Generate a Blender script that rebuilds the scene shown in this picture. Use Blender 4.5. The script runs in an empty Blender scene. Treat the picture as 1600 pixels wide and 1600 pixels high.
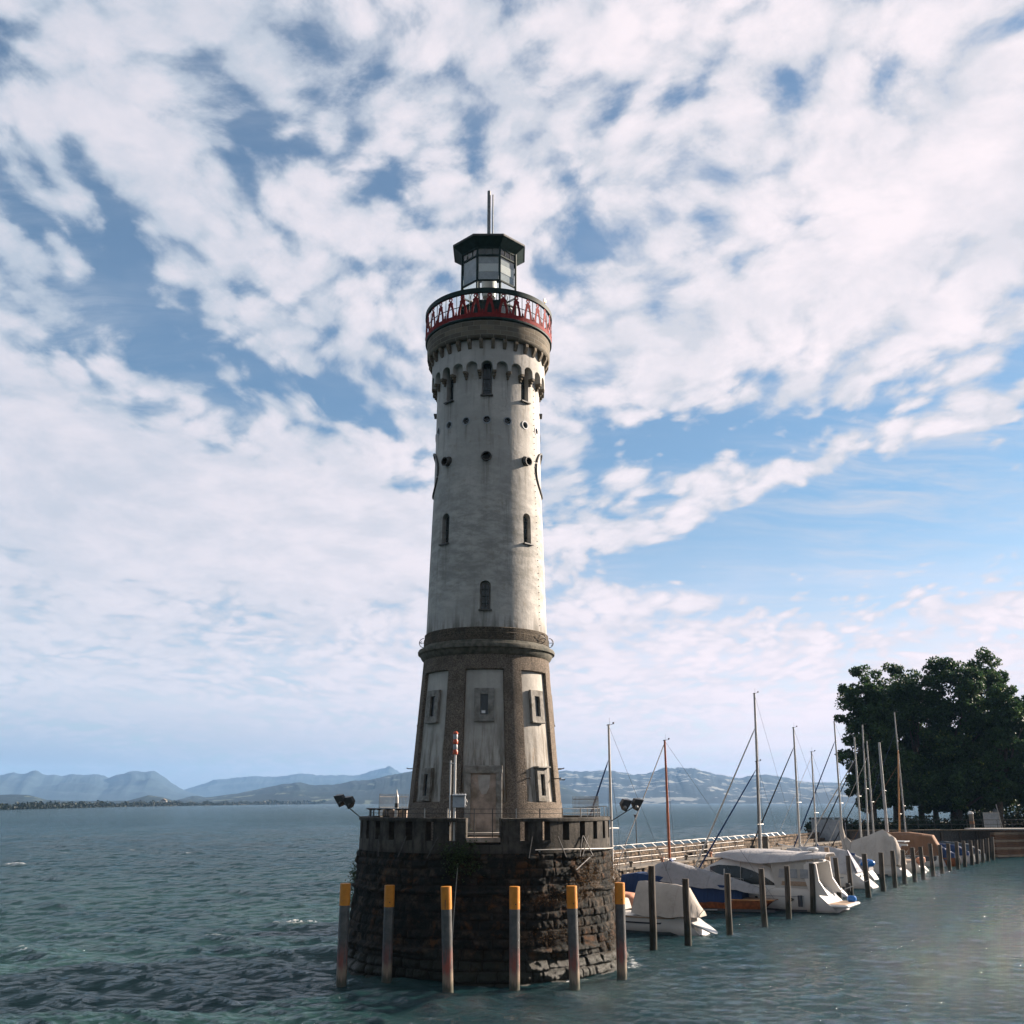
import bpy, math, random
import numpy as np
from mathutils import Vector, Matrix

random.seed(7)
RNG = np.random.default_rng(11)
PI = math.pi
sc = bpy.context.scene
COL = sc.collection

# ------------------------------------------------------------------ camera
F = 1555.6                                   # focal length in photo pixels (1600 wide)
TH = math.atan(453.5 / F)                    # upward pitch
CH = 6.0                                     # eye height above the lake
cd = bpy.data.cameras.new('camera')
cd.sensor_width = 36.0
cd.lens = 36.0 * F / 1600.0
cd.clip_start = 0.5
cd.clip_end = 90000
cam = bpy.data.objects.new('camera', cd)
cam.location = (0, 0, CH)
cam.rotation_euler = (PI / 2 + TH, 0, 0)
COL.objects.link(cam)
sc.camera = cam
_c, _s = math.cos(TH), math.sin(TH)


def slope(y):
    v = 800 - y
    return (F * _s + v * _c) / (F * _c - v * _s)


def latr(x, y):
    v = 800 - y
    return (x - 800) / (F * _c - v * _s)


def WZ(x, y, z):
    """where the sight line of photo point (x, y) meets the level z"""
    Y = (z - CH) / slope(y)
    return Vector((latr(x, y) * Y, Y, z))


def WY(x, y, Y):
    return Vector((latr(x, y) * Y, Y, CH + Y * slope(y)))


# ------------------------------------------------------------------ light
SUN_AZ = math.radians(64)       # from +Y towards +X
SUN_EL = math.radians(21)
sd = bpy.data.lights.new('sun', 'SUN')
sd.energy = 4.0
sd.color = (1.0, 0.84, 0.70)
sd.angle = math.radians(0.6)
sun = bpy.data.objects.new('sun', sd)
COL.objects.link(sun)
sdir = Vector((math.sin(SUN_AZ) * math.cos(SUN_EL), math.cos(SUN_AZ) * math.cos(SUN_EL), math.sin(SUN_EL)))
sun.rotation_euler = sdir.to_track_quat('Z', 'Y').to_euler()
sun.location = (60, 60, 60)

world = bpy.data.worlds.new('World')
sc.world = world
world.use_nodes = True
wn, wl = world.node_tree.nodes, world.node_tree.links
wn.clear()


class NT:
    """tiny helper around a node tree"""
    def __init__(self, tree):
        self.t = tree

    def n(self, typ, **kw):
        nd = self.t.nodes.new(typ)
        for k, v in kw.items():
            if k.startswith('i_'):
                key = k[2:]
                key = int(key) if key.isdigit() else key.replace('_', ' ')
                self.put(nd.inputs[key], v)
            else:
                setattr(nd, k, v)
        return nd

    def put(self, sock, v):
        if isinstance(v, bpy.types.NodeSocket):
            self.t.links.new(v, sock)
        elif isinstance(v, bpy.types.Node):
            self.t.links.new(v.outputs[0], sock)
        else:
            sock.default_value = v

    def math(self, op, a, b=0.0, c=None, clamp=False):
        nd = self.t.nodes.new('ShaderNodeMath')
        nd.operation = op
        nd.use_clamp = clamp
        self.put(nd.inputs[0], a)
        self.put(nd.inputs[1], b)
        if c is not None:
            self.put(nd.inputs[2], c)
        return nd.outputs[0]

    def mix(self, fac, a, b, blend='MIX'):
        nd = self.t.nodes.new('ShaderNodeMix')
        nd.data_type = 'RGBA'
        nd.blend_type = blend
        self.put(nd.inputs[0], fac)
        self.put(nd.inputs[6], a if not isinstance(a, tuple) else (*a[:3], 1))
        self.put(nd.inputs[7], b if not isinstance(b, tuple) else (*b[:3], 1))
        return nd.outputs[2]

    def ramp(self, val, lo, hi, a=0.0, b=1.0, smooth=True):
        nd = self.t.nodes.new('ShaderNodeMapRange')
        nd.interpolation_type = 'SMOOTHSTEP' if smooth else 'LINEAR'
        self.put(nd.inputs[0], val)
        nd.inputs[1].default_value = lo
        nd.inputs[2].default_value = hi
        nd.inputs[3].default_value = a
        nd.inputs[4].default_value = b
        return nd.outputs[0]

    def noise(self, vec, scale, detail=4, rough=0.55, dist=0.0, out=0, dim='3D'):
        nd = self.t.nodes.new('ShaderNodeTexNoise')
        nd.noise_dimensions = dim
        if vec is not None:
            self.put(nd.inputs['Vector'], vec)
        nd.inputs['Scale'].default_value = scale
        nd.inputs['Detail'].default_value = detail
        nd.inputs['Roughness'].default_value = rough
        nd.inputs['Distortion'].default_value = dist
        return nd.outputs[out]


W = NT(world.node_tree)
sky = wn.new('ShaderNodeTexSky')
sky.sky_type = 'NISHITA'
sky.sun_disc = False
sky.sun_elevation = SUN_EL
sky.sun_rotation = SUN_AZ
sky.altitude = 400
sky.air_density = 1.0
sky.dust_density = 0.6
sky.ozone_density = 3.0
tc = wn.new('ShaderNodeTexCoord')
sep = wn.new('ShaderNodeSeparateXYZ')
wl.new(tc.outputs['Generated'], sep.inputs[0])
dz = W.math('MAXIMUM', sep.outputs[2], 0.0)
den = W.math('ADD', dz, 0.20)
px_ = W.math('DIVIDE', sep.outputs[0], den)
py_ = W.math('DIVIDE', sep.outputs[1], den)
comb = wn.new('ShaderNodeCombineXYZ')
wl.new(px_, comb.inputs[0]); wl.new(py_, comb.inputs[1])
P = comb.outputs[0]
az_ = W.math('ARCTAN2', sep.outputs[0], sep.outputs[1])
el_ = W.math('ARCSINE', sep.outputs[2])
ae = wn.new('ShaderNodeCombineXYZ')
wl.new(az_, ae.inputs[0]); wl.new(el_, ae.inputs[1])


def dir_of(x, y):
    v = Vector((x - 800, F * _c - (800 - y) * _s, F * _s + (800 - y) * _c)).normalized()
    return math.atan2(v.x, v.y), math.asin(v.z)


def blob(x, y, rx, ry, rot, amt):
    a, e = dir_of(x, y)
    mp = wn.new('ShaderNodeMapping')
    mp.vector_type = 'TEXTURE'
    wl.new(ae.outputs[0], mp.inputs[0])
    mp.inputs['Location'].default_value = (a, e, 0)
    mp.inputs['Rotation'].default_value = (0, 0, math.radians(rot))
    mp.inputs['Scale'].default_value = (rx / F, ry / F, 1)
    g = wn.new('ShaderNodeTexGradient')
    g.gradient_type = 'SPHERICAL'
    wl.new(mp.outputs[0], g.inputs[0])
    sm = W.ramp(g.outputs['Fac'], 0, 0.85)
    return W.math('MULTIPLY', sm, amt)


# cloud cover: cellular altocumulus field plus broad holes and banks
warp = W.noise(P, 1.3, 3, 0.5, out=1)
wv = wn.new('ShaderNodeVectorMath'); wv.operation = 'MULTIPLY_ADD'
wl.new(warp, wv.inputs[0]); wv.inputs[1].default_value = (0.35, 0.35, 0.35); wl.new(P, wv.inputs[2])
PW = wv.outputs[0]
smap = wn.new('ShaderNodeMapping')
smap.inputs['Rotation'].default_value = (0, 0, math.radians(28))
smap.inputs['Scale'].default_value = (1.0, 0.8, 1)
wl.new(PW, smap.inputs[0])
PS = smap.outputs[0]
n1 = W.noise(PS, 5.0, 3, 0.5)
n2 = W.noise(PS, 14.0, 7, 0.64)
n3 = W.noise(PS, 1.1, 2, 0.5)
cells = wn.new('ShaderNodeTexVoronoi')
cells.feature = 'SMOOTH_F1'
wl.new(PS, cells.inputs['Vector']); cells.inputs['Scale'].default_value = 13.0
cells.inputs['Smoothness'].default_value = 0.8
cellv = W.math('SUBTRACT', 0.42, cells.outputs['Distance'])
dens = W.math('MULTIPLY', n1, 0.38)
dens = W.math('MULTIPLY_ADD', n2, 0.56, dens)
cell2 = wn.new('ShaderNodeTexVoronoi'); cell2.feature = 'SMOOTH_F1'; cell2.inputs['Scale'].default_value = 25.0; cell2.inputs['Smoothness'].default_value = 0.7
PW2 = wn.new('ShaderNodeVectorMath'); PW2.operation = 'MULTIPLY_ADD'; wl.new(W.noise(PS, 12.0, 4, 0.6, out=1), PW2.inputs[0]); PW2.inputs[1].default_value = (0.06, 0.06, 0.0); wl.new(PS, PW2.inputs[2]); wl.new(PW2.outputs[0], cell2.inputs['Vector'])
cellv2 = W.math('SUBTRACT', 0.42, cell2.outputs['Distance'])
dens = W.math('MULTIPLY_ADD', cellv, 0.36, dens)
dens = W.math('MULTIPLY_ADD', cellv2, 0.34, dens)
dens = W.math('MULTIPLY_ADD', n3, 0.22, dens)
bl = [(40, 330, 330, 130, -22, -0.12), (0, 480, 280, 90, -20, -0.08), (360, 560, 330, 105, -16, -0.165),
      (200, 520, 260, 70, -10, -0.10), (560, 640, 130, 50, -20, -0.12),
      (120, 250, 320, 100, -55, -0.07), (480, 130, 120, 100, 10, -0.09), (390, 230, 80, 70, 10, -0.05),
      (730, 240, 70, 130, -5, -0.05), (940, 185, 75, 40, 15, -0.13), (1120, 330, 60, 100, 10, -0.08),
      (1350, 230, 75, 50, 30, -0.10), (1270, 50, 80, 50, 35, -0.07),
      (1120, 690, 340, 80, 4, -0.25), (1420, 720, 430, 75, 16, -0.17), (1460, 830, 480, 150, 8, -0.34),
      (1200, 850, 330, 110, 10, -0.22), (1000, 880, 200, 50, 0, -0.16), (1600, 570, 180, 30, 20, -0.18),
      (1200, 745, 150, 40, 25, 0.16), (1270, 740, 120, 26, 28, 0.15), (1120, 720, 60, 22, 25, 0.13),
      (1490, 660, 170, 42, 14, 0.22), (990, 740, 60, 40, 15, 0.14), (950, 840, 190, 42, 6, 0.20),
      (1230, 905, 110, 20, 6, 0.14), (1050, 940, 210, 26, 4, 0.16),
      (1200, 430, 560, 230, 8, 0.12), (1480, 330, 320, 380, 20, 0.10), (700, 60, 380, 90, 0, 0.03),
      (130, 90, 260, 120, -35, 0.12), (330, 420, 260, 90, -35, 0.07),
      (250, 800, 620, 190, -4, 0.34), (60, 640, 220, 100, -25, 0.16), (560, 800, 300, 180, 0, 0.14),
      (520, 430, 140, 200, -30, 0.06)]
for b in bl:
    dens = W.math('ADD', dens, blob(*b))
behind = W.ramp(sep.outputs[1], -0.45, 0.12, 1.0, 0.0)  # unseen sky behind the camera, cleared of cloud to lower the fill light
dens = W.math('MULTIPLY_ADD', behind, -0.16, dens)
mask = W.ramp(dens, 0.36, 0.575)
wisps = W.ramp(W.noise(PW, 1.6, 5, 0.6), 0.35, 0.75)
# milky veil near the horizon
veil = W.ramp(el_, 0.02, 0.30, 1.0, 0.0)
vb = W.noise(ae.outputs[0], 9.0, 4, 0.5)
str_ = wn.new('ShaderNodeMapping'); wl.new(ae.outputs[0], str_.inputs[0])
str_.inputs['Scale'].default_value = (5.0, 42.0, 1)
bands = W.ramp(W.noise(str_.outputs[0], 1.0, 5, 0.55), 0.38, 0.66)
veil_m = W.math('MULTIPLY', veil, W.math('MULTIPLY_ADD', bands, 0.35, 0.66))
shade = W.math('MULTIPLY_ADD', W.ramp(W.noise(PS, 6.5, 7, 0.65), 0.3, 0.7), 0.80, -0.08)
lit = W.math('ADD', W.ramp(dens, 0.42, 0.70), 0.0)
side = W.ramp(az_, -0.6, 0.35)
c_dim = W.mix(side, (4.6, 5.2, 6.1), (6.3, 6.35, 6.9))
c_lit = W.mix(side, (6.9, 6.7, 7.3), (9.2, 8.3, 8.6))
cl = W.mix(W.math('SUBTRACT', lit, shade, clamp=True), c_dim, c_lit)
skyc = wn.new('ShaderNodeMix'); skyc.data_type = 'RGBA'; skyc.blend_type = 'MULTIPLY'
skyc.inputs[0].default_value = 1.0
wl.new(sky.outputs[0], skyc.inputs[6]); skyc.inputs[7].default_value = (0.92, 1.20, 1.22, 1)
wst = wn.new('ShaderNodeMapping'); wl.new(PW, wst.inputs[0]); wst.inputs['Rotation'].default_value = (0, 0, math.radians(-35)); wst.inputs['Scale'].default_value = (1.6, 6.5, 1)
wisp2 = W.ramp(W.noise(wst.outputs[0], 1.6, 7, 0.66, 0.4), 0.38, 0.72)
thin = W.math('MULTIPLY_ADD', W.math('MULTIPLY', wisps, wisp2), 0.75, 0.12)
base = W.mix(thin, skyc.outputs[2], c_dim)
full = W.mix(mask, base, cl)
c_veil = W.mix(side, (7.0, 7.0, 7.5), (10.4, 8.8, 9.0))
low = W.ramp(el_, 0.015, 0.12, 1.0, 0.0)
leftlow = W.math('MULTIPLY', low, W.math('SUBTRACT', 1.0, side))
c_veil = W.mix(leftlow, c_veil, (2.5, 3.3, 4.3))
full = W.mix(veil_m, full, c_veil)
full = W.mix(W.math('MULTIPLY', behind, 0.62), full, (2.95, 2.9, 2.8))  # and toned down there to set the fill on the tower's shaded front
bgm = wn.new('ShaderNodeVectorMath'); bgm.operation = 'SCALE'; wl.new(full, bgm.inputs[0]); bgm.inputs['Scale'].default_value = 0.54
full = bgm.outputs[0]
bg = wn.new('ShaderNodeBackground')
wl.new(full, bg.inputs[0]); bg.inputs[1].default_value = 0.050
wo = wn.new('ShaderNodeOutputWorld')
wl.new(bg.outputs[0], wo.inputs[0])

vs = sc.view_settings
vs.view_transform = 'Standard'; vs.look = 'None'; vs.gamma = 1.0; vs.exposure = 2.05
sc.cycles.use_denoising = True
sc.cycles.max_bounces = 6
sc.cycles.transparent_max_bounces = 12
sc.cycles.volume_bounces = 1
sc.cycles.caustics_reflective = False
sc.cycles.caustics_refractive = False
sc.cycles.sample_clamp_indirect = 6

# ------------------------------------------------------------------ materials
def mat(name, rough=0.6, metallic=0.0, spec=0.4):
    m = bpy.data.materials.new(name)
    m.use_nodes = True
    nt = NT(m.node_tree)
    b = m.node_tree.nodes['Principled BSDF']
    b.inputs['Roughness'].default_value = rough
    b.inputs['Metallic'].default_value = metallic
    b.inputs['Specular IOR Level'].default_value = spec
    return m, nt, b


def bump(nt, b, h, dist=0.02, strength=0.6):
    nd = nt.n('ShaderNodeBump')
    nd.inputs['Strength'].default_value = strength
    nd.inputs['Distance'].default_value = dist
    nt.put(nd.inputs['Height'], h)
    nt.put(b.inputs['Normal'], nd.outputs[0])


def simple(name, col, rough=0.6, var=0.2, scale=6.0, metallic=0.0, bmp=0.0, spec=0.4, col2=None):
    m, nt, b = mat(name, rough, metallic, spec)
    co = nt.n('ShaderNodeTexCoord').outputs['Object']
    f = nt.noise(co, scale, 5, 0.6)
    a = tuple(c * (1 - var) for c in col)
    z = tuple(min(1, c * (1 + var)) for c in col)
    c = nt.mix(nt.ramp(f, 0.3, 0.7), a, z)
    if col2:
        g = nt.noise(co, scale * 0.31, 4, 0.65)
        c = nt.mix(nt.ramp(g, 0.5, 0.68), c, col2)
    nt.put(b.inputs['Base Color'], c)
    if bmp:
        bump(nt, b, nt.noise(co, scale * 2.5, 5, 0.6), bmp, 0.7)
    return m


def cyl_coords(nt, R):
    co = nt.n('ShaderNodeTexCoord').outputs['Object']
    s = nt.n('ShaderNodeSeparateXYZ'); nt.put(s.inputs[0], co)
    a = nt.math('ARCTAN2', s.outputs[0], nt.math('MULTIPLY', s.outputs[1], -1.0))
    u = nt.math('MULTIPLY', a, R)
    c = nt.n('ShaderNodeCombineXYZ')
    nt.put(c.inputs[0], u); nt.put(c.inputs[1], s.outputs[2])
    return co, c.outputs[0], s.outputs[2]


def plaster_mat():
    m, nt, b = mat('aged_plaster', 0.85, spec=0.2)
    co, cy, z = cyl_coords(nt, 2.5)
    big = nt.noise(co, 0.55, 5, 0.6)
    fine = nt.noise(co, 7, 6, 0.65)
    st = nt.n('ShaderNodeMapping'); nt.put(st.inputs[0], cy)
    st.inputs['Scale'].default_value = (3.0, 0.22, 1)
    streak = nt.noise(st.outputs[0], 1.2, 6, 0.65)
    brush = nt.n('ShaderNodeMapping'); nt.put(brush.inputs[0], cy)
    brush.inputs['Scale'].default_value = (0.7, 1.7, 1); brush.inputs['Rotation'].default_value = (0, 0, 0.6)
    br = nt.noise(brush.outputs[0], 1.7, 7, 0.7)
    c = nt.mix(nt.ramp(big, 0.35, 0.65), (0.39, 0.38, 0.355), (0.49, 0.47, 0.435))
    grime_z = nt.math('MULTIPLY', nt.ramp(z, 12.8, 15.2), nt.ramp(z, 17.0, 21.8, 1, 0))
    g = nt.math('MULTIPLY', nt.ramp(br, 0.36, 0.62), nt.math('MULTIPLY_ADD', grime_z, 0.75, 0.25))
    c = nt.mix(nt.math('MULTIPLY', g, 0.82), c, (0.235, 0.235, 0.215))
    c = nt.mix(nt.math('MULTIPLY', nt.ramp(streak, 0.52, 0.74), 0.62), c, (0.17, 0.165, 0.14))
    patch = nt.noise(co, 1.9, 7, 0.7)
    c = nt.mix(nt.math('MULTIPLY', nt.ramp(patch, 0.56, 0.66), 0.35), c, (0.24, 0.21, 0.155))
    c = nt.mix(nt.math('MULTIPLY', nt.ramp(patch, 0.33, 0.42, 1, 0), 0.25), c, (0.53, 0.51, 0.48))
    c = nt.mix(nt.ramp(fine, 0.3, 0.75, 0, 0.2), c, (0.28, 0.27, 0.255))
    ang = nt.math('MULTIPLY', nt.n('ShaderNodeSeparateXYZ', i_Vector=cy).outputs[0], 180 / PI / 2.5)
    rs = nt.n('ShaderNodeMapping'); nt.put(rs.inputs[0], cy); rs.inputs['Scale'].default_value = (11.0, 0.5, 1)
    rn = nt.ramp(nt.noise(rs.outputs[0], 1.0, 5, 0.6), 0.40, 0.62)
    for per_, off_, zt_, ln_, hw_ in ((45, 0, 23.25, 1.9, 0.34), (90, 45, 16.62, 2.0, 0.36), (90, 0, 13.62, 0.8, 0.36), (22.5, 0, 21.98, 1.1, 0.15), (45, 0, 20.2, 1.9, 0.26), (15, 7.5, 24.05, 0.9, 0.12)):
        d = nt.math('MULTIPLY', nt.math('PINGPONG', nt.math('ADD', ang, 720.0 - off_), per_ / 2), PI / 180 * 2.45)
        k_ = nt.math('MULTIPLY', nt.ramp(d, 0.0, hw_, 1, 0), nt.math('MULTIPLY', nt.ramp(z, zt_ - ln_, zt_, 0, 1, False), nt.math('LESS_THAN', z, zt_ + .02)))
        c = nt.mix(nt.math('MULTIPLY', nt.math('MULTIPLY', k_, nt.math('MULTIPLY_ADD', rn, 0.8, 0.2)), 0.75), c, (0.13, 0.125, 0.105))
    # hairline cracks
    vc = nt.n('ShaderNodeTexVoronoi'); vc.feature = 'DISTANCE_TO_EDGE'; vc.inputs['Scale'].default_value = 0.75
    cw = nt.n('ShaderNodeVectorMath'); cw.operation = 'MULTIPLY_ADD'; nt.put(cw.inputs[0], nt.noise(co, 2.0, 5, 0.7, out=1)); cw.inputs[1].default_value = (0.9, 0.9, 0.9); nt.put(cw.inputs[2], co)
    nt.put(vc.inputs['Vector'], cw.outputs[0])
    crk = nt.math('MULTIPLY', nt.ramp(vc.outputs['Distance'], 0.0, 0.008, 1, 0), nt.ramp(big, 0.5, 0.6))
    c = nt.mix(nt.math('MULTIPLY', crk, 0.45), c, (0.14, 0.135, 0.12))
    # dirt creeping up from the ring ledge
    foot = nt.math('MULTIPLY', nt.ramp(z, 12.9, 13.8, 1, 0), nt.ramp(streak, 0.38, 0.6))
    c = nt.mix(nt.math('MULTIPLY', foot, 0.65), c, (0.09, 0.085, 0.07))
    nt.put(b.inputs['Base Color'], c)
    h = nt.math('MULTIPLY_ADD', fine, 0.5, nt.noise(co, 2.2, 5, 0.6))
    bump(nt, b, h, 0.035, 0.55)
    return m


def panel_plaster_mat():
    m, nt, b = mat('stained_panel_plaster', 0.9, spec=0.2)
    co, cy, z = cyl_coords(nt, 3.0)
    st = nt.n('ShaderNodeMapping'); nt.put(st.inputs[0], cy)
    st.inputs['Scale'].default_value = (3.2, 0.35, 1)
    s1 = nt.noise(st.outputs[0], 1.5, 6, 0.65)
    big = nt.noise(co, 0.9, 5, 0.65)
    c = nt.mix(nt.ramp(big, 0.3, 0.7), (0.33, 0.315, 0.285), (0.44, 0.42, 0.38))
    low = nt.ramp(z, 6.5, 10.5, 1.0, 0.15)
    c = nt.mix(nt.math('MULTIPLY', nt.ramp(s1, 0.40, 0.68), low), c, (0.10, 0.085, 0.065))
    rust = nt.noise(st.outputs[0], 2.3, 5, 0.7, 0.3)
    c = nt.mix(nt.math('MULTIPLY', nt.ramp(rust, 0.57, 0.72), nt.math('MULTIPLY', low, 0.75)), c, (0.22, 0.13, 0.055))
    nt.put(b.inputs['Base Color'], c)
    bump(nt, b, nt.noise(co, 6, 6, 0.65), 0.03, 0.6)
    return m


def pebble_mat(name, dark, light, scale=34, extra_dark=0.5):
    m, nt, b = mat(name, 0.95, spec=0.2)
    co = nt.n('ShaderNodeTexCoord').outputs['Object']
    v = nt.n('ShaderNodeTexVoronoi'); nt.put(v.inputs['Vector'], co); v.inputs['Scale'].default_value = scale
    sp = nt.n('ShaderNodeSeparateColor'); nt.put(sp.inputs[0], v.outputs['Color'])
    n = nt.noise(co, 1.1, 6, 0.7)
    n2 = nt.noise(co, 14, 6, 0.7)
    c = nt.mix(sp.outputs[0], dark, light)
    c = nt.mix(nt.ramp(n2, 0.62, 0.72), c, tuple(min(1, k * 1.9) for k in light))
    c = nt.mix(nt.math('MULTIPLY', nt.ramp(n, 0.46, 0.66), extra_dark), c, (0.045, 0.04, 0.032))
    nt.put(b.inputs['Base Color'], c)
    h = nt.math('MULTIPLY_ADD', v.outputs['Distance'], -0.5, n2)
    bump(nt, b, h, 0.05, 1.0)
    return m


def brick_mat():
    m, nt, b = mat('sandstone_blocks', 0.9, spec=0.2)
    co, cy, z = cyl_coords(nt, 2.9)
    br = nt.n('ShaderNodeTexBrick'); nt.put(br.inputs['Vector'], cy)
    br.offset = 0.5
    br.inputs['Scale'].default_value = 1.0
    br.inputs['Brick Width'].default_value = 0.60
    br.inputs['Row Height'].default_value = 0.215
    br.inputs['Mortar Size'].default_value = 0.012
    br.inputs['Bias'].default_value = -0.2
    br.inputs['Color1'].default_value = (0.08, 0.067, 0.048, 1)
    br.inputs['Color2'].default_value = (0.24, 0.20, 0.145, 1)
    br.inputs['Mortar'].default_value = (0.27, 0.25, 0.21, 1)
    n = nt.noise(co, 3.0, 6, 0.65)
    c = nt.mix(nt.ramp(n, 0.3, 0.7, 0.0, 0.6), br.outputs['Color'], (0.15, 0.14, 0.115))
    nt.put(b.inputs['Base Color'], c)
    h = nt.math('MULTIPLY_ADD', br.outputs['Fac'], -0.6, nt.math('MULTIPLY', nt.noise(co, 12, 5, 0.6), 0.5))
    bump(nt, b, h, 0.02, 0.9)
    return m


def rock_mat():
    m, nt, b = mat('weathered_rough_masonry', 0.92, spec=0.25)
    co = nt.n('ShaderNodeTexCoord').outputs['Object']
    at = nt.n('ShaderNodeAttribute'); at.attribute_name = 'tone'
    gr = nt.n('ShaderNodeAttribute'); gr.attribute_name = 'groove'
    s = nt.n('ShaderNodeSeparateXYZ'); nt.put(s.inputs[0], co)
    c = nt.mix(at.outputs['Fac'], (0.010, 0.010, 0.009), (0.080, 0.060, 0.042))
    n = nt.noise(co, 2.1, 7, 0.7)
    n2 = nt.noise(co, 16, 6, 0.7)
    c = nt.mix(nt.ramp(n, 0.34, 0.58), c, (0.006, 0.0085, 0.008))
    rust = nt.noise(co, 1.3, 5, 0.7, 0.4)
    c = nt.mix(nt.math('MULTIPLY', nt.ramp(rust, 0.54, 0.68), 0.6), c, (0.13, 0.055, 0.018))
    c = nt.mix(nt.math('MULTIPLY', nt.ramp(n2, 0.6, 0.76), 0.7), c, (0.15, 0.12, 0.088))
    c = nt.mix(nt.ramp(n2, 0.42, 0.30, 0, 0.8), c, (0.02, 0.02, 0.015))
    wet = nt.ramp(nt.math('MULTIPLY_ADD', n, -1.2, s.outputs[2]), -0.25, 0.55, 1, 0)
    c = nt.mix(nt.math('MULTIPLY', wet, 0.85), c, (0.018, 0.022, 0.014))
    c = nt.mix(nt.math('MULTIPLY', gr.outputs['Fac'], 0.85), c, (0.02, 0.018, 0.014))
    nt.put(b.inputs['Base Color'], c)
    nt.put(b.inputs['Roughness'], nt.math('MULTIPLY_ADD', wet, -0.45, 0.93))
    bump(nt, b, nt.math('MULTIPLY_ADD', n2, 0.7, nt.noise(co, 45, 4, 0.7)), 0.05, 1.0)
    return m


def parapet_mat():
    m, nt, b = mat('grimy_parapet_concrete', 0.9, spec=0.2)
    co, cy, z = cyl_coords(nt, 5.1)
    st = nt.n('ShaderNodeMapping'); nt.put(st.inputs[0], cy)
    st.inputs['Scale'].default_value = (3.0, 0.5, 1)
    s1 = nt.noise(st.outputs[0], 1.6, 6, 0.7)
    c = nt.mix(nt.ramp(nt.noise(co, 1.2, 5, 0.65), 0.3, 0.7), (0.022, 0.022, 0.020), (0.085, 0.076, 0.064))
    c = nt.mix(nt.ramp(s1, 0.45, 0.68, 0, 0.85), c, (0.014, 0.014, 0.012))
    low = nt.ramp(nt.math('MULTIPLY_ADD', s1, 0.8, z), 4.35, 4.8, 1, 0)
    c = nt.mix(nt.math('MULTIPLY', low, 0.6), c, (0.011, 0.012, 0.01))
    nt.put(b.inputs['Base Color'], c)
    bump(nt, b, nt.noise(co, 12, 6, 0.7), 0.04, 0.9)
    return m


M = {}
M['plaster'] = plaster_mat()
M['panel'] = panel_plaster_mat()
M['pebble'] = pebble_mat('pebbledash_concrete', (0.075, 0.063, 0.051), (0.25, 0.205, 0.162))
M['ring'] = pebble_mat('mossy_ring_stone', (0.045, 0.038, 0.028), (0.13, 0.107, 0.08), 26, 0.85)
M['cornice'] = simple('lichen_cornice_stone', (0.085, 0.08, 0.062), 0.9, 0.45, 5, bmp=0.03, col2=(0.03, 0.034, 0.025))
M['brick'] = brick_mat()
M['corbel'] = simple('brown_corbel_stone', (0.12, 0.098, 0.07), 0.9, 0.35, 6, bmp=0.02)
M['surround'] = simple('grey_window_stone', (0.20, 0.19, 0.17), 0.9, 0.3, 5, bmp=0.03, col2=(0.10, 0.09, 0.07))
M['doorstone'] = simple('stained_door_render', (0.27, 0.215, 0.175), 0.9, 0.35, 2.2, bmp=0.02, col2=(0.15, 0.12, 0.09))
M['pale'] = simple('pale_patch_render', (0.32, 0.30, 0.27), 0.9, 0.15, 4)
M['rock'] = rock_mat()
M['parapet'] = parapet_mat()
M['darkglass'] = simple('dark_window_glass', (0.012, 0.018, 0.02), 0.25, 0.2, 3, spec=0.5)
M['lead'] = simple('dark_sill_metal', (0.05, 0.05, 0.048), 0.6, 0.3, 8)
M['green'] = simple('black_green_paint', (0.009, 0.022, 0.021), 0.65, 0.3, 5, spec=0.15)
M['red'] = simple('faded_red_paint', (0.18, 0.022, 0.022), 0.75, 0.25, 6, spec=0.12, col2=(0.16, 0.025, 0.022))
M['galv'] = simple('galvanised_steel', (0.17, 0.18, 0.18), 0.5, 0.2, 8, metallic=0.1)
M['steel'] = simple('weathered_light_steel', (0.34, 0.325, 0.30), 0.5, 0.2, 8)
M['darksteel'] = simple('dark_iron', (0.05, 0.048, 0.045), 0.6, 0.4, 8)
M['white'] = simple('white_gelcoat', (0.56, 0.55, 0.53), 0.3, 0.05, 1.0, col2=(0.49, 0.48, 0.465), spec=0.5)
M['offwhite'] = simple('dull_white_deck', (0.40, 0.385, 0.36), 0.5, 0.08, 2)
M['grey'] = simple('mid_grey_paint', (0.25, 0.27, 0.29), 0.5, 0.15, 4)
M['sensor'] = simple('pale_grey_cabinet', (0.27, 0.30, 0.33), 0.5, 0.15, 4)
M['lens'] = simple('lantern_interior_white', (0.66, 0.66, 0.65), 0.4, 0.05, 2)
M['brass'] = simple('brass_fitting', (0.45, 0.28, 0.06), 0.35, 0.2, 8, metallic=0.6)
M['black'] = simple('black_plastic', (0.012, 0.014, 0.016), 0.4, 0.3, 6)
M['teak'] = simple('bleached_teak', (0.30, 0.215, 0.15), 0.7, 0.2, 12)
M['wood'] = simple('varnished_mahogany', (0.20, 0.065, 0.022), 0.3, 0.35, 5, spec=0.5)
M['mastwood'] = simple('varnished_spar', (0.30, 0.085, 0.03), 0.35, 0.2, 5)
M['orangewood'] = simple('honey_spar_wood', (0.42, 0.20, 0.07), 0.4, 0.2, 5)
M['alu'] = simple('anodised_aluminium', (0.33, 0.325, 0.31), 0.45, 0.12, 4, metallic=0.1)
M['alud'] = simple('dark_anodised_spar', (0.07, 0.075, 0.08), 0.4, 0.2, 4)
M['bluecloth'] = simple('navy_sail_cloth', (0.012, 0.035, 0.11), 0.8, 0.3, 4, bmp=0.02)
M['bluecover'] = simple('royal_blue_tarpaulin', (0.01, 0.045, 0.17), 0.6, 0.25, 3, bmp=0.02)
M['bluebright'] = simple('bright_blue_vinyl', (0.01, 0.13, 0.42), 0.35, 0.1, 3)
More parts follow.
